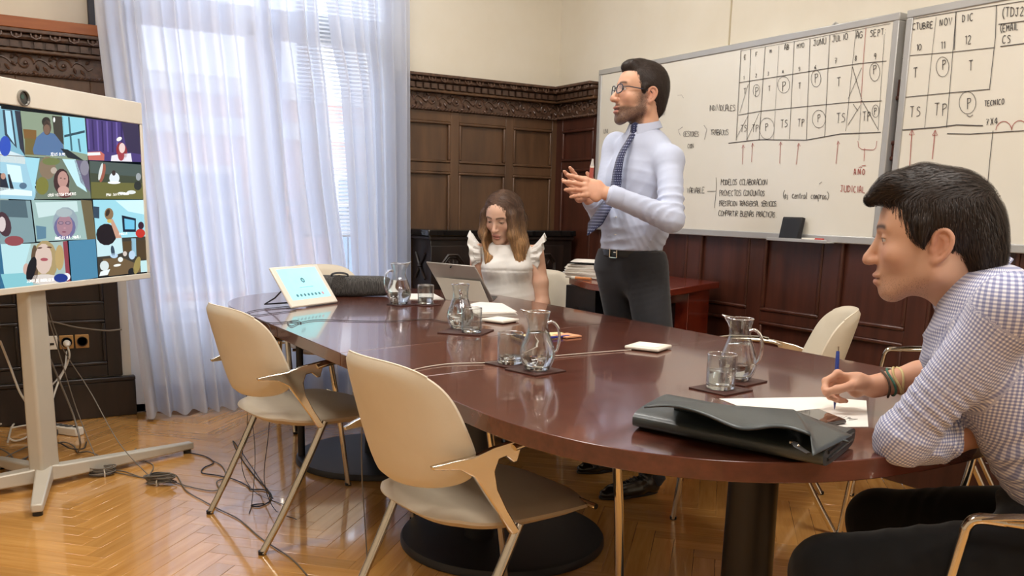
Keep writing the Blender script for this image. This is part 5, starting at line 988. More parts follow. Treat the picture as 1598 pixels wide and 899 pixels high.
def head(skin, lip, brow, male=True, beard=0, nose=1., lid=.0035, lidlow=.0, mouth=0, neck=None, neck_r=.056, jaw=1., fringe=None, stubble=0, chin=(0, 0)):
    s = SD((-.105, -.14, -.25), (.105, .14, .135), .0022); w = .96 if not male else 1
    s.ell((0, -.014, .03), (.0755*w, .094, .087), .02); s.ell((0, .026, -.03), (.058*w, .062, .065), .03)
    s.ell((0, .052, -.066), (.031, .036, .027), .02); s.ell((0, .066+chin[0], -.103+chin[1]), (.021*jaw, .021, .018*jaw), .022)
    s.ell((0, .03, .035), (.062*w, .052, .055), .03)
    for q in (-1, 1):
        s.cone((q*.055*w*jaw, -.006, -.052), (q*.021*jaw, .060+chin[0], -.098+chin[1]), .016, .0145, .022); s.cone((q*.058*w, -.006, -.02), (q*.055*w*jaw, -.006, -.056), .016, .016, .02)
        s.ell((q*.043*w, .053, -.024), (.022, .023, .02), .02)
        s.cone((q*.012, .079, .026), (q*.043, .066, .027), .009, .007, .012)
        s.ell((q*.0315, .095, .0065), (.0175, .018, .0105), .012, 's')
    nz = nose; s.cone((0, .078, .016), (0, .095+.008*nz, -.026), .0065, .0090*nz, .012); s.ell((0, .0945+.008*nz, -.034), (.0105*nz, .012, .0090*nz), .009)
    for q in (-1, 1): s.ell((q*.0115*nz, .094, -.034), (.007*nz, .010, .0065*nz), .006); s.ell((q*.0065*nz, .1025, -.0415), (.0035, .005, .003), .003, 's')
    s.ell((0, .0880, -.0615), (.024, .0085, .0048), .007); s.ell((0, .0855, -.0745-mouth), (.020, .0095, .006), .007)
    s.ell((0, .100, -.0672-mouth*.5), (.0225, .014, .0011+mouth*.6), .002, 's')
    for q in (-1, 1):     # eyelids over the eyeball
        c = V(q*.0315, .0685, .006)
        def lidf(sgn, off, r0):
            def fn(X, Y, Z):
                d = np.sqrt((X-c[0])**2+(Y-c[1])**2+(Z-c[2])**2)-r0; return np.maximum(d, -sgn*(Z-(c[2]+off+.10*(Y-.075)*0-((X-c[0])/.012)**2*.002*sgn)))
            return fn
        s.prim(lidf(1, lid, .0143), c-.016, c+.016, .002); s.prim(lidf(-1, -.0052+lidlow, .0139), c-.016, c+.016, .002)
    for q in (-1, 1):     # ears
        a = R(12); M = np.array(Matrix.Rotation(q*.30, 3, 'Z') @ Matrix.Rotation(.18, 3, 'X'))
        e = V(q*.0765*w, -.016, -.008)
        s.ell(e, (.0065, .018, .030), .006, 'u', M)
        Q_ = lambda y, z, x=.0055: e+M@V(q*x, y, z)
        s.ell(Q_(.001, .003, .010), (.0075, .0115, .0195), .003, 's', M)
        rim = [Q_(.012, .002), Q_(.013, .016), Q_(.006, .027), Q_(-.006, .0285), Q_(-.0165, .019), Q_(-.018, .003), Q_(-.013, -.014), Q_(-.003, -.026)]
        rim = spline(rim, 4); s.chain(rim, [.0034]*len(rim), .003)
        s.chain([Q_(.004, .017, .003), Q_(-.007, .012, .003), Q_(-.009, -.002, .0035), Q_(-.003, -.012, .004)], [.002, .0026, .0028, .0028], .003)
        s.ell(Q_(.003, -.026, .003), (.005, .0085, .009), .005, 'u', M); s.ell(Q_(.013, -.007, .004), (.0045, .0045, .0075), .004)
    nb = V(0, -.055, -.2) if neck is None else np.array(neck); s.cone((0, -.026, -.055), nb, neck_r*.93, neck_r*1.04, .028); 
    base_, lp, bw = np.array(lin(skin)), lip, brow
    def col(P):
        x, y, z = P[:, 0], P[:, 1], P[:, 2]; c = np.tile(base_, (len(P), 1)); ax = np.abs(x); fr = sst(.03, .06, y)
        c = mixc(c, 'b4604c', .28*gs(ax-.042, .02)*gs(z+.022, .02)*fr+.25*gs(x, .014)*gs(z+.032, .012)*fr+.4*sst(.068, .08, ax)*gs(y+.012, .03)*gs(z+.006, .035))
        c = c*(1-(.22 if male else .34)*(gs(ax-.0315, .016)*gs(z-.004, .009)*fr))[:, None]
        arc = .0255+.004*(1-((ax-.03)/.022)**2); th = .0042 if male else .0038
        c = mixc(c, bw, np.clip(gs(z-arc, th)*1.2, 0, 1)*sst(.008, .014, ax)*(1-sst(.044, .052, ax))*fr*(.85 if male else .95))
        lash = gs(z-(.006+lid-.0005), .0014 if male else .0026)*gs(ax-.0315, .0125)*sst(.072, .078, y); c = mixc(c, '1c120e', np.clip(lash*1.3, 0, 1))
        lm = gs((z+.0615)/.0055, 1)*(ax < .024)+gs((z+.0745+mouth)/.006, 1)*(ax < .021); lm = np.clip(lm*1.3, 0, 1)*sst(.083, .087, y)*(1-sst(.017, .024, ax)); 
        if beard or stubble:
            b = sst(-.048, -.062, z)*(1-.0*ax)+sst(.052, .062, ax)*sst(.01, -.01, z)*gs(y-.012, .022); b = np.clip(b, 0, 1)*sst(-.016, .004, y)*(1-sst(-.125, -.108, -z*-1)*0)
            mo_ = gs(z+.053, .0055)*(1-sst(.024, .032, ax))*sst(.08, .086, y); b = np.clip(np.maximum(b, mo_), 0, 1)*(1-.9*lm)*(z > -.135)
            rn = np.random.default_rng(3); gn = rn.random(len(P))
            c = mixc(c, '3f302a', b*(beard*(.72+.28*gn)+stubble)); c = mixc(c, '8d8278', b*beard*.5*gs(x, .024)*sst(-.085, -.1, z)*gn)
        c = mixc(c, lp, lm*.8); c = mixc(c, '4a1c1a', gs(z+.0672+mouth*.5, .0015+mouth*.5)*(ax < .022)*sst(.08, .084, y))
        if fringe: c = mixc(c, fringe, sst(.058, .068, z+.35*(-y+.05))*sst(.0, .01, z)*.9)
        return c
    SDH[0] = s; return s.mesh(smooth=1)+(col,)
def strands(par, name, s, V_, F, M, n, length, width, flow, col, mask=None, seed=1, lift=(.0004, .0022), seg=5, m=None, kind='stuff'):
    """hair: thin tapering ribbons that follow the field's surface along flow(p)"""
    rg = np.random.default_rng(seed); c = V_[F].mean(1); A = np.linalg.norm(np.cross(V_[F[:, 2]]-V_[F[:, 0]], V_[F[:, 3]]-V_[F[:, 1]]), axis=1)
    if mask is not None: A = A*mask(c)
    pick = rg.choice(len(c), n, p=A/A.sum()); p = c[pick]+rg.normal(0, s.h*.3, (n, 3)); G = np.gradient(s.D, s.h)
    def smp(arr, q):
        g = np.clip((q-s.lo)/s.h, 0, np.array(s.D.shape)-1.01); i = g.astype(int); f = g-i; o = 0
        for a in (0, 1):
            for b in (0, 1):
                for d in (0, 1): o = o+arr[i[:, 0]+a, i[:, 1]+b, i[:, 2]+d]*((f[:, 0] if a else 1-f[:, 0])*(f[:, 1] if b else 1-f[:, 1])*(f[:, 2] if d else 1-f[:, 2]))
        return o
    off = rg.uniform(*lift, n); L_ = length*rg.uniform(.55, 1.2, n); jit = rg.normal(0, .16, (n, 3)); P = []; Nn = []; T = []
    for k in range(seg+1):
        g = np.stack([smp(a, p) for a in G], 1); g /= np.linalg.norm(g, axis=1)[:, None]+1e-9; D = smp(s.D, p)
        t_ = k/seg; p = p-g*(D-off*(1 if k else .2)*(1-.3*t_))[:, None]; f = flow(p)+jit; f = f-g*(f*g).sum(1)[:, None]; f /= np.linalg.norm(f, axis=1)[:, None]+1e-9
        P.append(p.copy()); Nn.append(g); T.append(f); p = p+f*(L_/seg)[:, None]
    vs = []; 
    for k in range(seg+1):
        sd = np.cross(T[k], Nn[k]); w_ = width*(.35+.65*math.sin(math.pi*min(.95, k/seg+.18)))*(1-.75*(k/seg)**2); vs += [P[k]-sd*w_, P[k]+sd*w_]
    m_ = 2*(seg+1); W = np.stack(vs, 1).reshape(-1, 3); i0 = np.arange(n)*m_; Q_ = np.concatenate([np.stack([i0+2*k, i0+2*k+1, i0+2*k+3, i0+2*k+2], 1) for k in range(seg)])
    cl = col(c[pick])*rg.uniform(.6, 1.5, (n, 1)); C = np.repeat(cl, m_, 0)
    return Part().add(W, Q_, lambda _: C, None, M).build(name, m or STRAND, par)
def eyes(par, M, iris='3a2a20', look=(0, 1, 0), s=1.):
    for q in (-1, 1):
        c = V(q*.0315, .0685, .006); b = MB(); b.lathe([(max(1e-4, .0128*math.sin(t)), -.0128*math.cos(t)) for t in np.linspace(0, math.pi, 15)], 20); v = b.v[0]
        l = nrm(look); a_ = nrm(np.cross(l, (1, .01, 0))); b_ = np.cross(l, a_); co = v@l/.0128
        cl = np.where(co[:, None] > .955, np.array(lin('0c0908')), np.where(co[:, None] > .84, np.array(lin(iris)), np.array(lin('cfc3ba'))))
        b.v[0] = (v+c)@M[:3, :3].T+M[:3, 3]; b.build('eye', mat('eye_surface', 'ffffff', .12, attr=1, coat=.6), par, cols=cl, smooth=80)
def hand(sd, W, d, n, th, sc=1., curl=((10, 15, 8),)*4, spread=(.10, .02, -.05, -.13), thumb=((.55, .75, .25), (.8, .5, .2), (.95, .3, .1)), k=.006):
    """W wrist, d along the hand, n out of the palm, th towards the thumb"""
    d = nrm(d); n = nrm(np.array(n)-d*(np.array(n)@d)); t = np.cross(d, n); t = t if t@np.array(th) > 0 else -t
    P = lambda a, b, c: np.array(W)+sc*(d*a+t*b+n*c)
    sd.cone(P(-.01, 0, 0), P(.03, 0, 0), .0185*sc, .0165*sc, .012, sq=(t, 1.45)); sd.cone(P(.03, .002, 0), P(.078, .001, -.001), .0145*sc, .0125*sc, .012, sq=(t, 2.7))
    sd.ell(P(.036, .024, .008), (.018*sc,)*3, .014); sd.ell(P(.036, -.024, .006), (.015*sc,)*3, .014)
    for i, (o, ln, r) in enumerate(((.0285, .074, .0088), (.0095, .082, .0090), (-.0095, .076, .0085), (-.0275, .060, .0076))):
        p = P(.082-(0, -.003, .002, .009)[i], o, -.001); dr = nrm(d+t*spread[i]); a = 0; sd.ell(p-n*sc*.003, (.0098*sc,)*3, .007)
        for j, (fr, rr0, rr1) in enumerate(((.46, 1, .95), (.30, .93, .86), (.24, .86, .72))):
            a += R(curl[i][j]); e = dr*math.cos(a)+n*math.sin(a); q = p+e*ln*fr*sc; sd.cone(p, q, r*rr0*sc, r*rr1*sc, .0035 if j else k); 
            if j < 2: sd.ell(q-n*.0008*sc, (r*1.0*sc,)*3, .003)
            p = q
    p = P(.018, .020, .006)
    for j, (ln, r0, r1) in enumerate(((.042, .0145, .0115), (.034, .0108, .0102), (.027, .0102, .008))):
        c = thumb[j]; e = nrm(d*c[0]+t*c[1]+n*c[2]); q = p+e*ln*sc; sd.cone(p, q, r0*sc, r1*sc, .006 if j else .012); p = q
    return p
def skincol(c, red='b4604c'):
    b = np.array(lin(c))
    def f(P): rn = np.sin(P[:, 0]*60)*np.sin(P[:, 1]*55)*np.sin(P[:, 2]*63); return mixc(np.tile(b, (len(P), 1)), red, np.clip(.10+.1*rn, 0, 1))
    return f
def collar(par, c, ax, front, r, m, h=.036, tips=.03, gap=.16, tilt=0, uvs=False):
    """turned-down shirt collar round a neck axis"""
    ax = nrm(ax); front = nrm(front-ax*(front@ax)); rt = np.cross(front, ax)
    def f(u, v):
        a = gap+(2*math.pi-2*gap)*u; k = max(0, math.cos(a))**3; dv = front*math.cos(a)+rt*math.sin(a); e = min(1, v*2.2); g_ = max(0, (v*2.2-1)/1.2)
        z = h*e-(h*.95+tips*k)*g_-.012*(math.cos(a)*.5+.5); rr = r+.002*math.sin(e*1.57)+.013*g_+.006*k*g_
        return tuple(c+dv*rr*(1+.06*abs(math.sin(a))*0)+ax*z+rt*(-.016 if a < math.pi else .016)*k*g_*-1)
    nu, nv = 60, 12; b = MB(); b.grid(f, nu, nv); o = b.build('collar', m, par, smooth=60, solid=.0022); a = o.data.attributes.new('cloth', 'FLOAT_VECTOR', 'POINT'); a.data.foreach_set('vector', np.array([(i/nu*.4, j/nv*.08, 0) for i in range(nu+1) for j in range(nv+1)], np.float32).ravel()); return o
def bbox(pts, m): P = np.array(pts); return P.min(0)-m, P.max(0)+m
def limbuv(segs):
    """cloth coordinates: distance along the nearest limb axis, distance round it"""
    def f(P):
        best = np.full(len(P), 1e9); U = np.zeros((len(P), 3)); off = 0
        for a, b, up, sc in segs:
            a, b = np.array(a, float), np.array(b, float); L_ = np.linalg.norm(b-a); u = (b-a)/L_; e1 = nrm(np.cross(u, up)); e2 = np.cross(u, e1); q = P-a; t = q@u; tc_ = np.clip(t, 0, L_); r = np.linalg.norm(q-tc_[:, None]*u, axis=1)/sc; m = r < best
            ang = np.arctan2(q@e2, q@e1); U[m] = np.stack([t+off, ang*.055*sc, 0*t], 1)[m]; best[m] = r[m]; off += L_
        return U
    return f
# ================================================================ PEOPLE
def cloth_mat(name, col, col2=None, pat=None, rough=.8, scale=1, bump=.15):
    m = mat(name, col, rough, bump=((500, 500, 500), bump), noise=((6, 6, 6), col2 or col, .3, .7), sheen=.15, spec=.25)
    if pat:
        nt = m.node_tree; N = nt.nodes; L_ = nt.links; b = N['Principled BSDF']; a = N.new('ShaderNodeAttribute'); a.attribute_name = 'cloth'; sp = N.new('ShaderNodeSeparateXYZ'); L_.new(a.outputs['Vector'], sp.inputs[0])
        def stripe(o, per, duty):
            d = N.new('ShaderNodeMath'); d.operation = 'DIVIDE'; d.inputs[1].default_value = per; L_.new(sp.outputs[o], d.inputs[0]); f = N.new('ShaderNodeMath'); f.operation = 'PINGPONG'; f.inputs[1].default_value = .5; L_.new(d.outputs[0], f.inputs[0])
            r = N.new('ShaderNodeMapRange'); r.inputs['From Min'].default_value = duty*.5-.06; r.inputs['From Max'].default_value = duty*.5+.06; L_.new(f.outputs[0], r.inputs['Value']); return r.outputs[0]
        src = b.inputs['Base Color'].links[0].from_socket
        if pat[0] == 'check':
            for o in (0, 1):
                mx = N.new('ShaderNodeMix'); mx.data_type = 'RGBA'; mx.blend_type = 'MULTIPLY'; L_.new(src, mx.inputs['A']); mx.inputs['B'].default_value = lin(pat[2])+(1,); L_.new(stripe(o, pat[1], .5), mx.inputs[0]); src = mx.outputs['Result']
        if pat[0] == 'dots':
            vo = N.new('ShaderNodeTexVoronoi'); vo.inputs['Scale'].default_value = pat[1]; vo.inputs['Randomness'].default_value = 0; L_.new(a.outputs['Vector'], vo.inputs['Vector']); r = N.new('ShaderNodeMath'); r.operation = 'LESS_THAN'; r.inputs[1].default_value = .24; L_.new(vo.outputs['Distance'], r.inputs[0])
            mx = N.new('ShaderNodeMix'); mx.data_type = 'RGBA'; L_.new(src, mx.inputs['A']); mx.inputs['B'].default_value = lin(pat[2])+(1,); L_.new(r.outputs[0], mx.inputs[0]); src = mx.outputs['Result']
        L_.new(src, b.inputs['Base Color'])
    return m
UP = V(0, 0, 1)
def shoe(par, heel, toe, m):
    heel, toe = V(*heel), V(*toe); d = nrm((toe-heel)*V(1, 1, 0)); sx = np.cross(d, UP); L_ = .285; h = heel
    s = SD(*bbox([h-d*.03, h+d*(L_+.03)-UP*.01, h+UP*.15], .07), .0045)
    s.cone(h+d*.03+UP*.035, h+d*.10+UP*.04, .036, .036, .02); s.cone(h+d*.10+UP*.035, h+d*.22+UP*.026, .036, .03, .02, sq=(sx, 1.35)); s.cone(h+d*.20+UP*.024, h+d*.262+UP*.02, .026, .018, .02, sq=(sx, 1.5)); s.cone(h+d*.045+UP*.06, h+d*.05+UP*.115, .036, .036, .02)
    s.cut(h+UP*.004, -UP); V_, F = s.mesh(); o = Part().add(V_, F).build('shoe', m, par)
    b = MB(); pl_ = [tuple((h+d*(L_*.5)+d*(L_*.5)*math.cos(t)+sx*(.046-.008*math.cos(t)*-1*0)*math.sin(t)*(1.0 if math.cos(t) > 0 else .82))[:2]) for t in np.linspace(0, 2*math.pi, 28, endpoint=False)]; b.prism(pl_, 0, .012).build('sole', BPLAST, o, bevel=.002)
    b = MB(); 
    for k in range(4): c = h+d*(.115+k*.016)+UP*(.078-k*.006); b.tube([c-sx*.018, c+UP*.003, c+sx*.018], .0018, 5)
    b.build('laces', BPLAST, o)
SHOEL = mat('black_shoe_leather', '141414', .25, noise=((12, 12, 12), '1b1b1b', .3, .7), coat=.3)
# ---------------------------------------------------------------- the standing man
def standing_man():
    t = empty('person', (2.5, 3.0, 0), 0, 'man in a pale blue shirt, dark tie and glasses standing by the whiteboard', 'person')
    tf = nrm(V(-.985, -.17, 0)); tr = nrm(np.cross(tf, UP))      # tr = his right
    neck = dep(1006, 212, 3.80); chest = dep(1002, 262, 3.82); waist = dep(992, 350, 3.84); hip = dep(985, 394, 3.88)
    Lsh, Rsh = dep(1046, 240, 3.66), dep(962, 226, 3.97); Lel, Lwr = dep(1047, 342, 3.54), dep(950, 303, 3.50); Rel, Rwr = dep(940, 335, 3.93), dep(922, 312, 3.68)
    # shirt
    pts = [neck, hip, Lsh, Rsh, Lel, Lwr, Rel, Rwr]; s = SD(*bbox(pts, .17), .0062)
    W3 = (.0065, .07, 5)
    s.cone(chest+UP*.075, chest-UP*.04, .088, .112, .05, sq=(tr, 1.5)); s.cone(chest-UP*.04, waist, .112, .116, .05, sq=(tr, 1.30), wr=(.008, .10, 7)); s.cone(waist, hip-UP*.0+tf*.01, .118, .114, .04, sq=(tr, 1.28), wr=(.011, .085, 9))
    s.cone(neck-UP*.022, Lsh-UP*.026, .056, .042, .05); s.cone(neck-UP*.022, Rsh-UP*.026, .056, .042, .05); s.ell(Lsh-UP*.026, (.052, .052, .056), .04); s.ell(Rsh-UP*.026, (.052, .052, .056), .04)
    s.cone(Lsh-UP*.03, Lel, .054, .051, .025, wr=(.008, .10, 3, .8)); s.cone(Lel, Lwr-.02*nrm(Lwr-Lel), .052, .039, .02, wr=(.011, .07, 4, .25)); s.cone(Rsh, Rel, .058, .052, .025, wr=(.006, .075, 5, .75)); s.cone(Rel, Rwr-.02*nrm(Rwr-Rel), .052, .040, .02, wr=(.006, .062, 6, .25))
    s.cut(hip+UP*.012, -UP); s.cone(neck+UP*.02, neck+UP*.2, .052, .056, .004, 's')
    V_, F = s.mesh(); SH = cloth_mat('pale_blue_shirt', 'c3cbe0', 'b9c2da'); shirt = Part().add(V_, F).build('shirt', SH, t)
    b = MB(); cu = nrm(Lwr-Lel); b.tube([Lwr-cu*.055, Lwr-cu*.05, Lwr-cu*.005, Lwr], [.041, .0425, .041, .038], 20); cu = nrm(Rwr-Rel); b.build('cuff', SH, shirt, smooth=60); MB().tube([Rwr-cu*.055, Rwr-cu*.05, Rwr-cu*.005, Rwr], [.040, .041, .039, .036], 20).build('cuff', SH, shirt, smooth=60)
    nk = neck+UP*.045-tf*.004
    collar(shirt, neck+UP*.03+tf*.004, UP+tf*.12, tf, .062, SH, h=.034)
    pk = chest+tf*.1-tr*.088+UP*.0
    for i in range(3): c = waist+tf*.122-UP*(.02+.075*i-.05)+tr*.005; MB().lathe([(.001, -.002), (.006, -.0015), (.006, .0015), (.001, .002)], 10, tuple(c)).build('button', WPLAST, shirt)
    # tie
    TIE = cloth_mat('dotted_navy_tie', '272c4d', '22274a', ('dots', 120, '8e95b3'), .55); kn = nk+tf*.058-UP*.03
    path = spline([kn+tf*.012, chest+tf*.135+UP*.055, chest+tf*.158-UP*.02, chest+tf*.172-UP*.10, dep(939, 332, 3.63), dep(917, 367, 3.58)], 6); n_ = len(path); b = MB()
    wdt = np.interp(np.linspace(0, 1, n_), [0, .04, .1, .8, .9, 1], [.016, .018, .015, .036, .040, .002])
    v = [];
    for i, p in enumerate(path): v += [p-tr*wdt[i]-tf*.002, p+tf*.004, p+tr*wdt[i]-tf*.002]
    b.add(v, [(i*3+j, i*3+j+1, (i+1)*3+j+1, (i+1)*3+j) for i in range(n_-1) for j in (0, 1)])
    o = b.build('tie', TIE, shirt, smooth=70, solid=.004); a = o.data.attributes.new('cloth', 'FLOAT_VECTOR', 'POINT'); a.data.foreach_set('vector', np.array([(i*.0105, (j-1)*wdt[i], 0) for i in range(n_) for j in range(3)], np.float32).ravel())
    sk = SD(*bbox([kn], .05), .003); sk.cone(kn+tf*.010+UP*.016, kn+tf*.016-UP*.014, .021, .013, .01, sq=(tf, .8)); V_, F = sk.mesh(); Part().add(V_, F).build('tie_knot', TIE, shirt)
    # trousers, belt
    hl, hr = hip-tr*.085-UP*.06, hip+tr*.085-UP*.06; kl, kr = V(2.50, 2.83, .52), V(2.58, 3.13, .52); al, ar = V(2.45, 2.785, .1), V(2.58, 3.12, .1)
    s = SD(*bbox([hip+UP*.03, hl, hr, al-UP*.06, ar], .16), .008)
    s.cone(hip-UP*.0, hip-UP*.09-tf*.012, .108, .104, .04, sq=(tr, 1.38)); s.ell(hip-tf*.045-UP*.085, (.11, .11, .10), .05)
    for a_, k_, an in ((hl, kl, al), (hr, kr, ar)): s.cone(a_, k_, .098, .072, .04, wr=(.006, .11, 11, .1)); s.cone(k_, an-UP*.03, .071, .058, .03, wr=(.006, .09, 12, .95))
    s.cut(hip+UP*.012, UP); s.cut((0, 0, .035), -UP); V_, F = s.mesh(); TR = cloth_mat('charcoal_trousers', '2d2d31', '27272a'); Part().add(V_, F).build('trousers', TR, t)
    s = SD(*bbox([hip], .19), .006); s.cone(hip+UP*.03, hip-UP*.03, .1125, .1145, .02, sq=(tr, 1.345)); s.cut(hip+UP*.016-UP*.0, UP); s.cut(hip-UP*.018, -UP); V_, F = s.mesh(smooth=0); BELT = mat('black_belt', '161617', .35, noise=((30, 30, 30), '1d1d1e', .3, .7)); bo = Part().add(V_, F).build('belt', BELT, t)
    bc = hip+tf*.1165-tr*.0-UP*.002; b = MB()
    for (p, q) in (((-.02, -.018), (.02, -.018)), ((.02, -.018), (.02, .018)), ((.02, .018), (-.02, .018)), ((-.02, .018), (-.02, -.018))): b.tube([bc+tr*p[0]+UP*p[1], bc+tr*q[0]+UP*q[1]], .0035, 6)
    b.build('buckle', CHROME, bo)
    shoe(t, (2.47, 2.765, 0), (2.18, 2.81, 0), SHOEL); shoe(t, (2.60, 3.11, 0), (2.31, 3.15, 0), SHOEL)
    # body: head, hands, covered torso and legs
    hf = nrm(V(-.935, .29, .10)); M = frame(dep(998, 148, 3.78)-UP*.0, hf, (0.03, 0, 1), 1.12)
    nb = (np.linalg.inv(M)@np.append(neck-UP*.02-tf*.01, 1))[:3]
    V_, F, col = head('d6a68a', 'b8766a', '2a211c', beard=.88, nose=1.12, mouth=.003, neck=nb, neck_r=.056, jaw=1.05); body = Part(); body.add(V_, F, col, None, M)
    hc = skincol('d4a286'); hs = SD(*bbox([Lwr, dep(866, 280, 3.45)], .06), .0026)
    d1 = dep(880, 285, 3.47)-Lwr; hs.cone(Lel+(Lwr-Lel)*.8, Lwr, .026, .024, .01)
    hand(hs, Lwr+nrm(d1)*.012, d1, CF*1.0+UP*-.25, UP, 1.06, ((4, 8, 6), (6, 10, 8), (10, 12, 8), (8, 14, 10)), (.16, .03, -.10, -.26), ((.75, .6, .45), (.93, .25, .3), (.97, .1, .2)))
    body.add(*hs.mesh(), hc)
    hs = SD(*bbox([Rwr, dep(872, 270, 3.6)], .06), .0026); d2 = dep(880, 276, 3.60)-Rwr; hs.cone(Rel+(Rwr-Rel)*.8, Rwr, .026, .024, .01)
    hand(hs, Rwr+nrm(d2)*.01, d2, -CF*1.0+UP*-.2, UP, 1.04, ((2, 6, 5), (4, 8, 6), (8, 12, 8), (20, 20, 10)), (.18, .08, -.04, -.12), ((.6, .75, .35), (.85, .4, .4), (.95, .1, .3)))
    body.add(*hs.mesh(), hc)
    s = SD(*bbox([neck, hip, hl, hr, al-UP*.05, ar, Lsh, Rsh, Lel, Rel, Lwr, Rwr], .1), .011)
    s.cone(chest+UP*.05, chest-UP*.04, .08, .09, .04, sq=(tr, 1.4)); s.cone(chest-UP*.04, hip, .09, .09, .04, sq=(tr, 1.28)); s.cone(neck+UP*.02, chest+UP*.03, .05, .06, .04); s.cone(neck-UP*.05, Lsh-UP*.05, .032, .028, .02); s.cone(neck-UP*.05, Rsh-UP*.05, .032, .028, .02)
    for a_, c_, w_ in ((Lsh-UP*.05, Lel, Lwr), (Rsh-UP*.05, Rel, Rwr)): s.cone(a_, c_, .042, .036, .02); s.cone(c_, w_, .036, .026, .02)
    for a_, k_, an in ((hl, kl, al), (hr, kr, ar)): s.cone(a_, k_, .078, .052, .03); s.cone(k_, an, .05, .036, .03)
    body.add(*s.mesh(), hc); body.build('body', SKIN, t); eyes(t, M, look=(.0, 1, .05))
    # hair
    s = SD((-.115, -.14, -.12), (.115, .14, .16), .0026)
    s.ell((0, -.018, .040), (.0835, .095, .090), .02); s.cone((-.03, .055, .100), (.035, .06, .100), .014, .014, .03); s.cone((0, .02, .108), (0, .074, .092), .018, .011, .03); s.ell((0, -.078, -.02), (.056, .030, .06), .03)
    for q in (-1, 1): s.cone((q*.073, .012, .02), (q*.074, .012, -.022), .009, .006, .01)
    s.ell((0, .085, -.005), (.066, .06, .075), .012, 's'); s.ell((0, .105, .045), (.056, .04, .036), .01, 's')
    for q in (-1, 1): s.ell((q*.085, .030, -.045), (.03, .042, .05), .01, 's'); s.ell((q*.088, -.012, -.012), (.022, .024, .036), .008, 's')
    s.cut((0, 0, -.078), (0, .35, -1)); s.ell((0, .06, -.12), (.1, .1, .07), .01, 's')
    hv, hf2 = s.mesh(); hcl = lambda P: np.tile(np.array(lin('352b26')), (len(P), 1))
    ho = Part().add(hv, hf2, hcl, None, M).build('hair', HAIRM, t)
    fl = lambda p: np.stack([p[:, 0]*1.5, np.where(p[:, 2] > .085, 1.0, -.35)+0*p[:, 0], -1.2*np.abs(p[:, 1]+.01)/.09*(p[:, 2] < .11)-.15], 1)
    strands(ho, 'hair_strands', s, hv, hf2, M, 5200, .026, .00065, fl, hcl, seed=3)
    strands(ho, 'beard', SDH[0], V_, F, M, 2300, .0055, .0003, lambda p: np.stack([p[:, 0]*.6, .1+0*p[:, 0], -1+0*p[:, 0]], 1), lambda P: mixc(np.tile(np.array(lin('4d3b32')), (len(P), 1)), 'a59c94', .7*gs(P[:, 0], .02)*sst(-.088, -.102, P[:, 2])), mask=lambda c: (np.clip(sst(-.052, -.066, c[:, 2])+sst(.052, .062, np.abs(c[:, 0]))*(c[:, 2] < .0)*gs(c[:, 1]-.012, .02)+gs(c[:, 2]+.053, .005)*(np.abs(c[:, 0]) < .03)*(c[:, 1] > .08), 0, 1)*(c[:, 2] > -.125)*(c[:, 1] > -.01)*(1-(np.abs(c[:, 0]) < .024)*(np.abs(c[:, 2]+.068) < .0115)))+1e-9, seed=5, lift=(.0002, .0012), seg=2)
    # glasses
    gl = MB(); T_ = lambda p: V(*p)@M[:3, :3].T+M[:3, 3]; FR = mat('blue_black_frame', '232b3a', .3)
    for q in (-1, 1):
        gl.tube([T_((q*.033+.0235*math.copysign(abs(math.cos(a))**.7, math.cos(a)), .098-.006*abs(math.cos(a)) if q*math.cos(a) > 0 else .098, .004+.0165*math.copysign(abs(math.sin(a))**.8, math.sin(a)))) for a in np.linspace(0, 2*math.pi, 25)], .0022*1.1, 7)
        gl.tube([T_(p) for p in ((q*.056, .091, .010), (q*.072, .075, .011), (q*.078, .02, .009), (q*.079, -.012, .006), (q*.080, -.026, -.008))], .0022, 7)
    gl.tube([T_((-.011, .099, .009)), T_((0, .102, .011)), T_((.011, .099, .009))], .002, 6); go = gl.build('glasses', FR, t, smooth=60)
    for q in (-1, 1): MB().add([T_((q*.033+.0225*math.copysign(abs(math.cos(a))**.7, math.cos(a)), .0975-.005*max(0, q*math.cos(a)), .004+.0155*math.copysign(abs(math.sin(a))**.8, math.sin(a)))) for a in np.linspace(0, 2*math.pi, 20, endpoint=False)], [tuple(range(20))]).build('spectacle_lens', mat('lens_glass', 'e8eef5', .02, alpha=.2, spec=.8), go, smooth=0)
    # marker pen he holds
    p0, p1 = dep(921, 292, 3.60), dep(925, 248, 3.57); dd = nrm(p1-p0); pm = empty('held_marker', tuple(p0), 0, 'red and white marker held upright between the hands of the standing man', 'pen')
    MB().tube([p0, p0+dd*.085], .0085, 12).build('barrel', WPLAST, pm); MB().tube([p0+dd*.03, p0+dd*.078], .0088, 12).build('printed_sleeve', mat('red_print', 'b05a50', .4), pm); MB().tube([p0+dd*.085, p0+dd*.1, p1], [.008, .005, .0038], 10).build('clear_cap', mat('clear_cap', 'e0ddd8', .15, alpha=.7), pm)
standing_man()
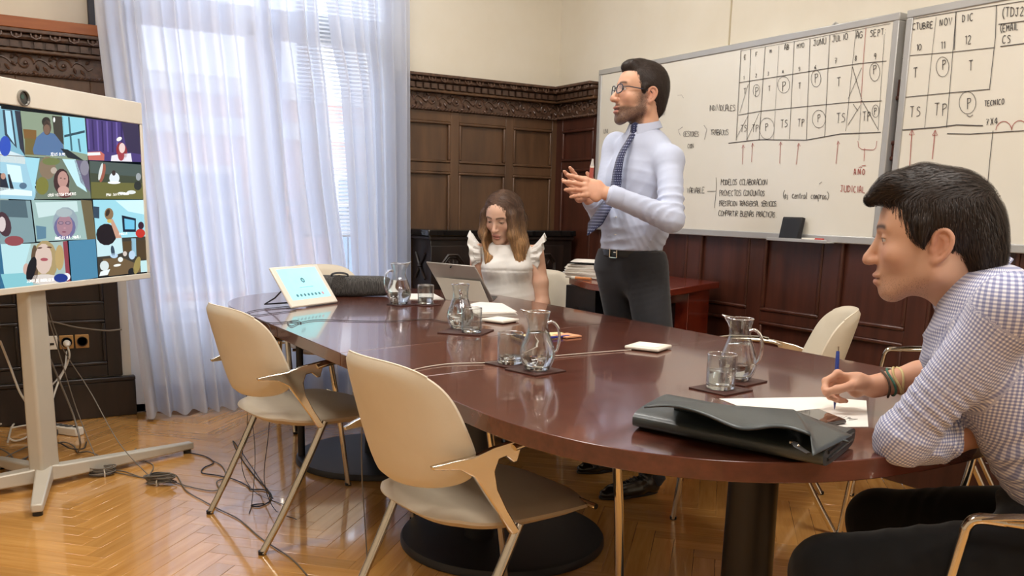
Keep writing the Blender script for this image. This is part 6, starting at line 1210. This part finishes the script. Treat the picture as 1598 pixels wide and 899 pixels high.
# ---------------------------------------------------------------- the woman
def woman():
    t = empty('person', (2.6, 4.1, 0), 0, 'woman with long brown hair in a white ruffled blouse behind the tablet computer', 'person')
    tf = nrm(V(-.62, -.78, 0)); tr = nrm(np.cross(tf, UP)); neck = dep(791, 378, 4.86); chest = dep(792, 420, 4.86); waist = dep(796, 458, 4.9)-UP*.02; hip = waist-UP*.17-tf*.03
    Lsh, Rsh = neck-tr*.160-UP*.045, neck+tr*.160-UP*.045; Lel = dep(847, 474, 4.84)-UP*.0; Lwr = Lel+V(-.17, -.05, -.16); Rel = Rsh+V(.02, .02, -.27); Rwr = Rel+V(-.16, -.12, -.12)
    s = SD(*bbox([neck, hip, Lsh, Rsh], .16), .0062)
    s.cone(chest+UP*.075, chest, .082, .088, .03, sq=(tr, 1.5)); s.cone(chest, waist, .094, .100, .04, sq=(tr, 1.42), wr=(.0045, .05, 21)); s.cone(waist, hip, .1, .115, .04, sq=(tr, 1.45)); 
    for q in (-1, 1): s.ell(chest+tf*.055+tr*q*.07+UP*.01, (.055, .055, .05), .04); s.cone(neck-UP*.03, neck+tr*q*.14-UP*.055, .045, .04, .03)
    s.cone(neck-UP*.035+tf*.015, neck+UP*.12, .062, .072, .006, 's'); yk = chest+UP*.005
    s.disp(lambda X, Y, Z: -.0022*sst(yk[2]+.01, yk[2]-.02, Z+0*X+0*Y)*(np.abs(np.sin(((X-yk[0])*tr[0]+(Y-yk[1])*tr[1])*95+2*np.sin(Z*18)))-.5)*sst(-.16, .03, Z-yk[2])+.004*gs(Z-yk[2]+.006+0*X, .004))
    V_, F = s.mesh(); BL = cloth_mat('white_blouse', 'eeebe6', 'e6e2dc', None, .85); bl_ = Part().add(V_, F).build('blouse', BL, t)
    b = MB(); nc = neck-UP*.036+tf*.018; b.tube([nc+tf*.078*math.cos(a)+tr*.076*math.sin(a)+UP*(.012-.03*max(0, math.cos(a))) for a in np.linspace(0, 2*math.pi, 30)], .005, 6, flat=(1, 1.3)).build('neckband', BL, bl_, smooth=80)
    for q in (-1, 1):       # layered shoulder ruffles standing off the armholes
        S = neck+tr*q*.135-UP*.045
        for k, (r0, r1, lift) in enumerate(((.045, .118, .035), (.045, .095, -.01))):
            def ruf(u, v):
                a = R(-115+250*u); base_ = S+tf*math.sin(a)*.055+UP*(math.cos(a)*.052-.03); out = nrm(tr*q*.95+UP*(.12+.30*math.cos(a))+tf*math.sin(a)*.45)
                wv = math.sin(u*math.pi*2*(7+k)+k)*(.013*v)+.006*v*math.sin(u*41); ln = (r1-.05)*(.55+.45*math.sin(math.pi*min(1, max(0, u))))
                return tuple(base_+out*ln*v*1.25+nrm(np.cross(out, tf*math.cos(a)-UP*math.sin(a)))*wv+UP*(lift*v*v*math.cos(a)))
            MB().grid(ruf, 90, 7).build('shoulder_ruffle', BL, bl_, smooth=80, solid=.0014)
    # dark trousers on the seat
    kl, kr = hip-tr*.10+tf*.40-UP*.02, hip+tr*.10+tf*.40-UP*.02; fl_, frr = kl*V(1, 1, 0)+V(-.02, 0, .1), kr*V(1, 1, 0)+V(-.02, 0, .1)
    s = SD(*bbox([hip, kl, kr, fl_-UP*.06, frr-UP*.06, waist], .14), .009); s.cone(waist-UP*.06, hip, .098, .11, .04, sq=(tr, 1.42)); s.cut(waist-UP*.05, UP)
    for q, k_, f_ in ((-1, kl, fl_), (1, kr, frr)): s.cone(hip+tr*q*.085, k_, .082, .06, .04); s.cone(k_, f_, .058, .048, .03)
    Part().add(*s.mesh()).build('trousers', cloth_mat('black_trousers', '1b1b1e', '161618'), t)
    for f_ in (fl_, frr): shoe(t, tuple(f_*V(1, 1, 0)-tf*.05), tuple(f_*V(1, 1, 0)+tf*.2), SHOEL)
    hf = nrm(V(-.86, -.54, -.40)); M = frame(dep(784, 339, 4.80), hf, (.05, -.03, 1), 1.10); nb = (np.linalg.inv(M)@np.append(neck-UP*.05, 1))[:3]
    V_, F, col = head('e0b59c', 'bf7870', '5a4132', male=False, lid=-.0008, neck=nb, neck_r=.047, nose=.98, jaw=.92); body = Part().add(V_, F, col, None, M); hc = skincol('ddb298')
    for (sh, el, wr_, q) in ((Lsh, Lel, Lwr, -1), (Rsh, Rel, Rwr, 1)):
        s = SD(*bbox([sh, el, wr_, wr_+(wr_-el)*.7], .07), .0035); m1 = sh*.4+el*.6+tr*q*.004
        s.cone(sh-UP*.01, m1, .047, .041, .02); s.cone(m1, el, .041, .037, .02); s.cone(el, el*.55+wr_*.45, .038, .034, .02); s.cone(el*.55+wr_*.45, wr_, .034, .023, .015)
        hand(s, wr_, wr_-el, -UP, -tr*q, .93, ((25, 25, 15),)*4); body.add(*s.mesh(), hc)
    s = SD(*bbox([neck, hip, Lsh, Rsh, kl, kr, fl_-UP*.03, frr], .1), .011); s.cone(neck+UP*.03, chest, .045, .06, .04); s.cone(chest+UP*.05, hip, .068, .08, .04, sq=(tr, 1.4)); s.cone(neck-UP*.04, Lsh, .032, .036, .03); s.cone(neck-UP*.04, Rsh, .032, .036, .03)
    for q, k_, f_ in ((-1, kl, fl_), (1, kr, frr)): s.cone(hip+tr*q*.085, k_, .066, .046, .04); s.cone(k_, f_, .044, .034, .03)
    body.add(*s.mesh(), hc); body.build('body', SKIN, t); eyes(t, M, look=(0, .9, -.45))
    for q in (-1, 1): e = V(q*.0785, .0, -.042)@M[:3, :3].T+M[:3, 3]; MB().lathe([(.0002, -.006), (.0045, -.003), (.005, 0), (.0045, .003), (.0002, .006)], 12, tuple(e)).build('earring', mat('pearl', 'f2ece4', .15, coat=.5), t)
    # hair: centre-parted, falling over the shoulders
    Mi = np.linalg.inv(M); loc = lambda p: (Mi@np.append(p, 1))[:3]; dn = loc(M[:3, 3]-UP)/1; dn = nrm(dn)
    s = SD((-.17, -.19, -.36), (.17, .17, .15), .0032)
    s.ell((0, -.020, .038), (.089, .100, .092), .02)
    for q in (-1, 1): s.ell((q*.078, -.012, -.005), (.017, .034, .05), .015)
    # hanging locks start at the temples and drop plumb
    for q in (-1, 1):
        a = V(q*.074, .035, .03); b_ = a+dn*.10+V(q*.004, -.012, 0); c = loc(neck+tf*.085+tr*q*.078-UP*.01); e = loc(neck+tf*.10+tr*q*.082-UP*(.115 if q > 0 else .105))
        s.chain([a, b_, c, e], [.024, .030, .034, .020], .02, sq=(V(0, 1, 0), 1.15)); a2 = V(q*.08, -.03, .02); s.chain([a2, a2+dn*.14+V(q*.005, -.01, 0), loc(neck+tr*q*.085-UP*.03+tf*.02), e+V(q*.006, -.02, 0)], [.026, .036, .036, .018], .02)
    s.chain([V(0, -.08, .03), V(0, -.095, -.06), loc(neck-tf*.075-UP*.05)], [.05, .058, .06], .03, sq=(V(1, 0, 0), 1.35))
    s.ell((0, .092, -.02), (.0535, .065, .088), .012, 's'); s.ell((0, .085, -.10), (.058, .07, .07), .015, 's')
    s.disp(lambda X, Y, Z: .0011*np.sin(np.arctan2(X, Y+.02)*62+3*np.sin(Z*30)+6*np.sin(Y*14))+.0008*np.sin(np.arctan2(X, Y+.02)*141+Z*20))
    def hcol(P):
        zz = (P@M[:3, :3].T+M[:3, 3])[:, 2]; m = sst(neck[2]+.20, neck[2]-.04, zz); g_ = .72+.5*(.5+.5*np.sin(np.arctan2(P[:, 0], P[:, 1]+.02)*75+P[:, 2]*20)); return (mixc(np.tile(np.array(lin('5a4335')), (len(P), 1)), 'b48a5e', m))*g_[:, None]
    hv, hf2 = s.mesh(); ho = Part().add(hv, hf2, hcol, None, M).build('hair', HAIRM, t)
    def fl(p):
        o = np.tile(dn, (len(p), 1)); top = sst(.06, .12, p[:, 2])[:, None]; return o*(1-top)+np.stack([np.sign(p[:, 0])*1.2, -.3+0*p[:, 0], -.2+0*p[:, 0]], 1)*top
    strands(ho, 'hair_strands', s, hv, hf2, M, 7500, .085, .0008, fl, hcol, seed=7, seg=7, lift=(.0003, .003))
woman()
# ---------------------------------------------------------------- the writing man
def writing_man():
    t = empty('person', (1.75, .85, 0), 0, 'dark haired man in a checked shirt writing at the near end of the table', 'person')
    tf = nrm(V(-.50, .866, 0)); tr = nrm(np.cross(tf, UP)); Lsh = dep(1581, 482, 1.58); Rsh = Lsh+tr*.35+tf*.06; neck = dep(1530, 460, 1.80); hip = V(1.87, .745, .60)
    chest = (Lsh+Rsh)/2-UP*.06; waist = chest*.45+hip*.55+V(0, 0, -.02); hf_ = nrm(V(-.45, .89, 0)); hr_ = nrm(np.cross(hf_, UP))
    Lel = dep(1409, 684, 1.72); Lwr = dep(1556, 672, 1.84); Rwr = dep(1378, 598, 2.06); Rel = dep(1520, 570, 2.0)
    s = SD(*bbox([neck, hip-UP*.05, Lsh, Rsh, Lel, Lwr, Rel], .14), .0058)
    s.cone(chest+UP*.035, chest-UP*.05, .098, .108, .04, sq=(tr, 1.42)); s.cone(chest-UP*.05, waist, .110, .115, .05, sq=(tr, 1.32), wr=(.009, .10, 31)); s.cone(waist, hip, .116, .122, .05, sq=(hr_, 1.3), wr=(.010, .08, 33))
    for S in (Lsh, Rsh): s.cone(neck-UP*.025-tf*.01, S, .050, .048, .04); s.ell(S, (.058,)*3, .03)
    s.cone(Lsh, Lel, .059, .048, .03, wr=(.010, .085, 35, .8)); cf = Lel+(Lwr-Lel)*.34; s.cone(Lel, cf, .050, .048, .025, wr=(.009, .055, 36, .2)); s.cone(Rsh, Rel, .062, .052, .03, wr=(.006, .08, 37)); s.cone(Rel, Rel*.72+Rwr*.28, .051, .047, .02)
    s.cone(neck+UP*.03+tf*.02, neck+UP*.15+tf*.12, .058, .062, .004, 's'); s.cut(hip-UP*.10, -UP)
    V_, F = s.mesh(); CK = cloth_mat('checked_shirt', 'e9e8ee', 'e4e3ea', ('check', .0068, 'bcc0d8'), .8)
    def uv(P):
        A = limbuv([(Lsh+nrm(Lsh-Lel)*.02, Lel, tf, 1.), (Lel, cf, UP, 1.)])(P); r1 = np.linalg.norm(np.cross(P-Lsh, nrm(Lel-Lsh)), axis=1); tt = (P-Lsh)@nrm(Lel-Lsh)
        q = P-Lel; t2 = q@nrm(cf-Lel); r2 = np.linalg.norm(np.cross(q, nrm(cf-Lel)), axis=1); arm = ((r1 < .083) & (tt > .03)) | ((r2 < .075) & (t2 > -.03) & (t2 < .14))
        q = P-chest; f45 = q@(tf-tr*.0); T_ = np.stack([q[:, 2], q@tr*-.2+f45*1.0, 0*f45], 1); nn = np.abs(q@tr) < .0; back = (q@tf) < -.04; T_[:, 1] = np.arctan2(q@tf, -(q@tr))*.13
        A[~arm] = T_[~arm]; return A
    sh = Part().add(V_, F, (1, 1, 1), uv).build('shirt', CK, t)
    # rolled cuff, piled in two turns
    cu = nrm(cf-Lel); s = SD(*bbox([cf], .1), .004); s.cone(cf-cu*.045, cf+cu*.008, .057, .055, .01, wr=(.006, .03, 41)); s.cone(cf-cu*.0, cf+cu*.03, .050, .040, .002, 's'); s.cut(cf+cu*.012, cu); Part().add(*s.mesh(), (1, 1, 1), limbuv([(cf-cu*.05, cf+cu*.03, UP, 1.)])).build('rolled_cuff', CK, sh)
    # collar
    M = frame(dep(1451, 376, 1.785), nrm(V(-.57, .82, -.06)), (-.04, .06, 1), 1.10)
    cax = nrm(UP*.75+V(-.57, .82, 0)*.62); collar(sh, dep(1521, 453, 1.80)+cax*.010, cax, V(-.57, .82, 0)-UP*.5, .0745, CK, h=.034, tips=.034)
    # body
    nb = (np.linalg.inv(M)@np.append(neck-UP*.01, 1))[:3]; V_, F, col = head('d4a68a', 'bb8474', '2b1f19', nose=1.02, lid=.0015, neck=nb, neck_r=.060, stubble=.12, jaw=1.0, chin=(-.004, .009)); V_h, F_h = V_, F
    body = Part().add(V_, F, col, None, M); hc = skincol('d09f82')
    pt = V(1.739, 1.338, TZ+.0015); ptop = dep(1308, 541, 2.13); pd = nrm(ptop-pt)
    s = SD(*bbox([Rwr, Rel, pt], .06), .0028); gp = pt+pd*.035; W = dep(1362, 603, 2.07); s.cone(Rel, Rwr*.6+Rel*.4, .041, .033, .02); s.cone(Rwr*.6+Rel*.4, W, .033, .026, .015)
    d_ = nrm(gp+UP*.035-W); n_ = nrm(-CF*V(1, 1, 0)*.7-UP*.7); th_ = UP-CF*.3
    hand(s, W, d_, n_, th_, .98, ((48, 48, 25), (62, 62, 35), (70, 70, 40), (72, 68, 40)), (.05, .02, -.02, -.05), ((.62, .45, .62), (.86, .05, .5), (.92, -.25, .3))); body.add(*s.mesh(), hc)
    s = SD(*bbox([Lel, Lwr, Lwr+(Lwr-Lel)*.6], .08), .004); s.cone(Lel+cu*.03, Lwr*.5+Lel*.5, .043, .038, .02); s.cone(Lwr*.5+Lel*.5, Lwr, .038, .027, .015); hand(s, Lwr, (Lwr-Lel)+V(0, .02, 0), -UP, -tf, 1., ((25, 30, 20),)*4); body.add(*s.mesh(), hc)
    hl, hr = hip-hr_*.09-UP*.01, hip+hr_*.09-UP*.01; kl, kr = dep(1296, 897, 1.86), dep(1372, 812, 2.2); an_l, an_r = kl*V(1, 1, 0)+V(.03, -.05, .1), kr*V(1, 1, 0)+V(.03, -.02, .1)
    s = SD(*bbox([hip, kl, kr, an_l-UP*.05, an_r, waist], .14), .009); s.cone(waist-UP*.09, hip, .108, .13, .04, sq=(hr_, 1.3)); s.cut(hip+UP*.055+hf_*0, UP)
    s.cone(hl, kl, .098, .082, .04, wr=(.005, .09, 51)); s.cone(kl, an_l, .078, .058, .03); s.cone(hr, kr, .098, .075, .04, wr=(.005, .09, 52)); s.cone(kr, an_r, .072, .056, .03); s.cut((0, 0, .05), -UP)
    Part().add(*s.mesh()).build('trousers', cloth_mat('black_wool_trousers', '0e0e10', '0b0b0c'), t)
    s = SD(*bbox([neck, hip, Lsh, Rsh, kl, kr, an_l, an_r, Lel], .1), .011); s.cone(neck+UP*.02, chest, .05, .06, .04); s.cone(chest, hip, .088, .09, .04, sq=(tr, 1.3)); s.cone(neck-UP*.02, Lsh, .034, .036, .03); s.cone(neck-UP*.02, Rsh, .034, .036, .03); s.cone(Lsh, Lel, .044, .038, .02); s.cone(Rsh, Rel, .044, .038, .02)
    for a_, k_, q_ in ((hl, kl, an_l), (hr, kr, an_r)): s.cone(a_, k_, .07, .052, .04); s.cone(k_, q_, .05, .036, .03)
    body.add(*s.mesh(), hc); body_o = body.build('body', SKIN, t); eyes(t, M, look=(0, 1, -.02))
    for q_ in (an_l, an_r): shoe(t, tuple(q_*V(1, 1, 0)-hf_*.05), tuple(q_*V(1, 1, 0)+hf_*.2), SHOEL)
    # hair: thick, swept forward
    s = SD((-.115, -.15, -.13), (.115, .16, .17), .0026)
    s.ell((0, -.017, .042), (.0855, .097, .089), .02); s.cone((-.035, .065, .100), (.035, .065, .102), .020, .020, .03); s.cone((0, .02, .112), (0, .092, .090), .026, .013, .03); s.cone((-.03, .07, .10), (-.03, .103, .078), .02, .010, .02); s.cone((.03, .07, .10), (.03, .103, .078), .02, .010, .02); s.ell((0, -.088, -.02), (.066, .04, .075), .03)
    for q in (-1, 1): s.cone((q*.074, .016, .03), (q*.075, .016, -.02), .012, .006, .012)
    s.ell((0, .088, -.01), (.066, .055, .08), .012, 's'); s.ell((0, .10, .036), (.058, .035, .032), .01, 's')
    for q in (-1, 1): s.ell((q*.085, .034, -.045), (.03, .040, .05), .01, 's'); s.ell((q*.088, -.014, -.014), (.022, .024, .038), .008, 's')
    s.ell((0, .05, -.13), (.1, .11, .07), .01, 's')
    hv, hf2 = s.mesh(); hcl = lambda P: np.tile(np.array(lin('2c221c')), (len(P), 1))
    ho = Part().add(hv, hf2, hcl, None, M).build('hair', HAIRM, t)
    fl = lambda p: np.stack([p[:, 0]*4+.15, np.where(p[:, 2] > .075, 1.0, -.25)+.3*np.sin(p[:, 0]*50), -1.5*sst(.10, .05, p[:, 2])-.12], 1)
    strands(ho, 'hair_strands', s, hv, hf2, M, 11000, .034, .0006, fl, hcl, seed=9, lift=(.0003, .0045), seg=6)
    strands(body_o, 'stubble', SDH[0], V_h, F_h, M, 1500, .0022, .00018, lambda p: np.stack([p[:, 0]*.6, .1+0*p[:, 0], -1+0*p[:, 0]], 1), lambda P: np.tile(np.array(lin('4a382e')), (len(P), 1)), mask=lambda c: (np.clip(sst(-.056, -.075, c[:, 2]), 0, 1)*(c[:, 2] > -.125)*(c[:, 1] > -.0)*(1-(np.abs(c[:, 0]) < .024)*(np.abs(c[:, 2]+.068) < .0115)))+1e-9, seed=15, lift=(.0001, .0005), seg=2)
    # things on his wrist, and his pen
    wr = W+(Rel-W)*.12; wd = nrm(Rel-W); e1 = nrm(np.cross(wd, UP)); e2 = np.cross(wd, e1)
    for k, (c, nm, lab) in enumerate((('c9b27a', 'straw', 'straw coloured cord bracelet on the wrist of the writing man'), ('3e6e5c', 'green', 'green cord bracelet on the wrist of the writing man'), ('4a3a2c', 'brown', 'dark brown cord bracelet nearest the hand of the writing man'), ('d8c58e', 'gold', 'pale gold cord bracelet highest on the wrist of the writing man'))):
        b = MB(); c0 = wr+wd*(.004+.011*(2, 1, 0, 3)[k]); b.tube([c0+(e1*math.cos(a)+e2*math.sin(a))*(.0318+.0015*math.sin(3*a+k))+wd*.004*math.sin(a*2+k) for a in np.linspace(0, 2*math.pi, 30)], .0028, 6, caps=False); tag(b.build('bracelet', mat(nm+'_cord', c, .7)), lab, 'bracelet', 'cord bracelets on the right wrist')
    o = penob(pt, ptop, '2a3f8c', 'blue_plastic', 'blue ballpoint pen in the hand of the writing man', .0047); q0 = pt+pd*.118; MB().tube([q0+e1*.007, q0-pd*.04+e1*.008], .0018, 6).build('clip', MATS['blue_plastic'], o)
    bag_ = None
writing_man()
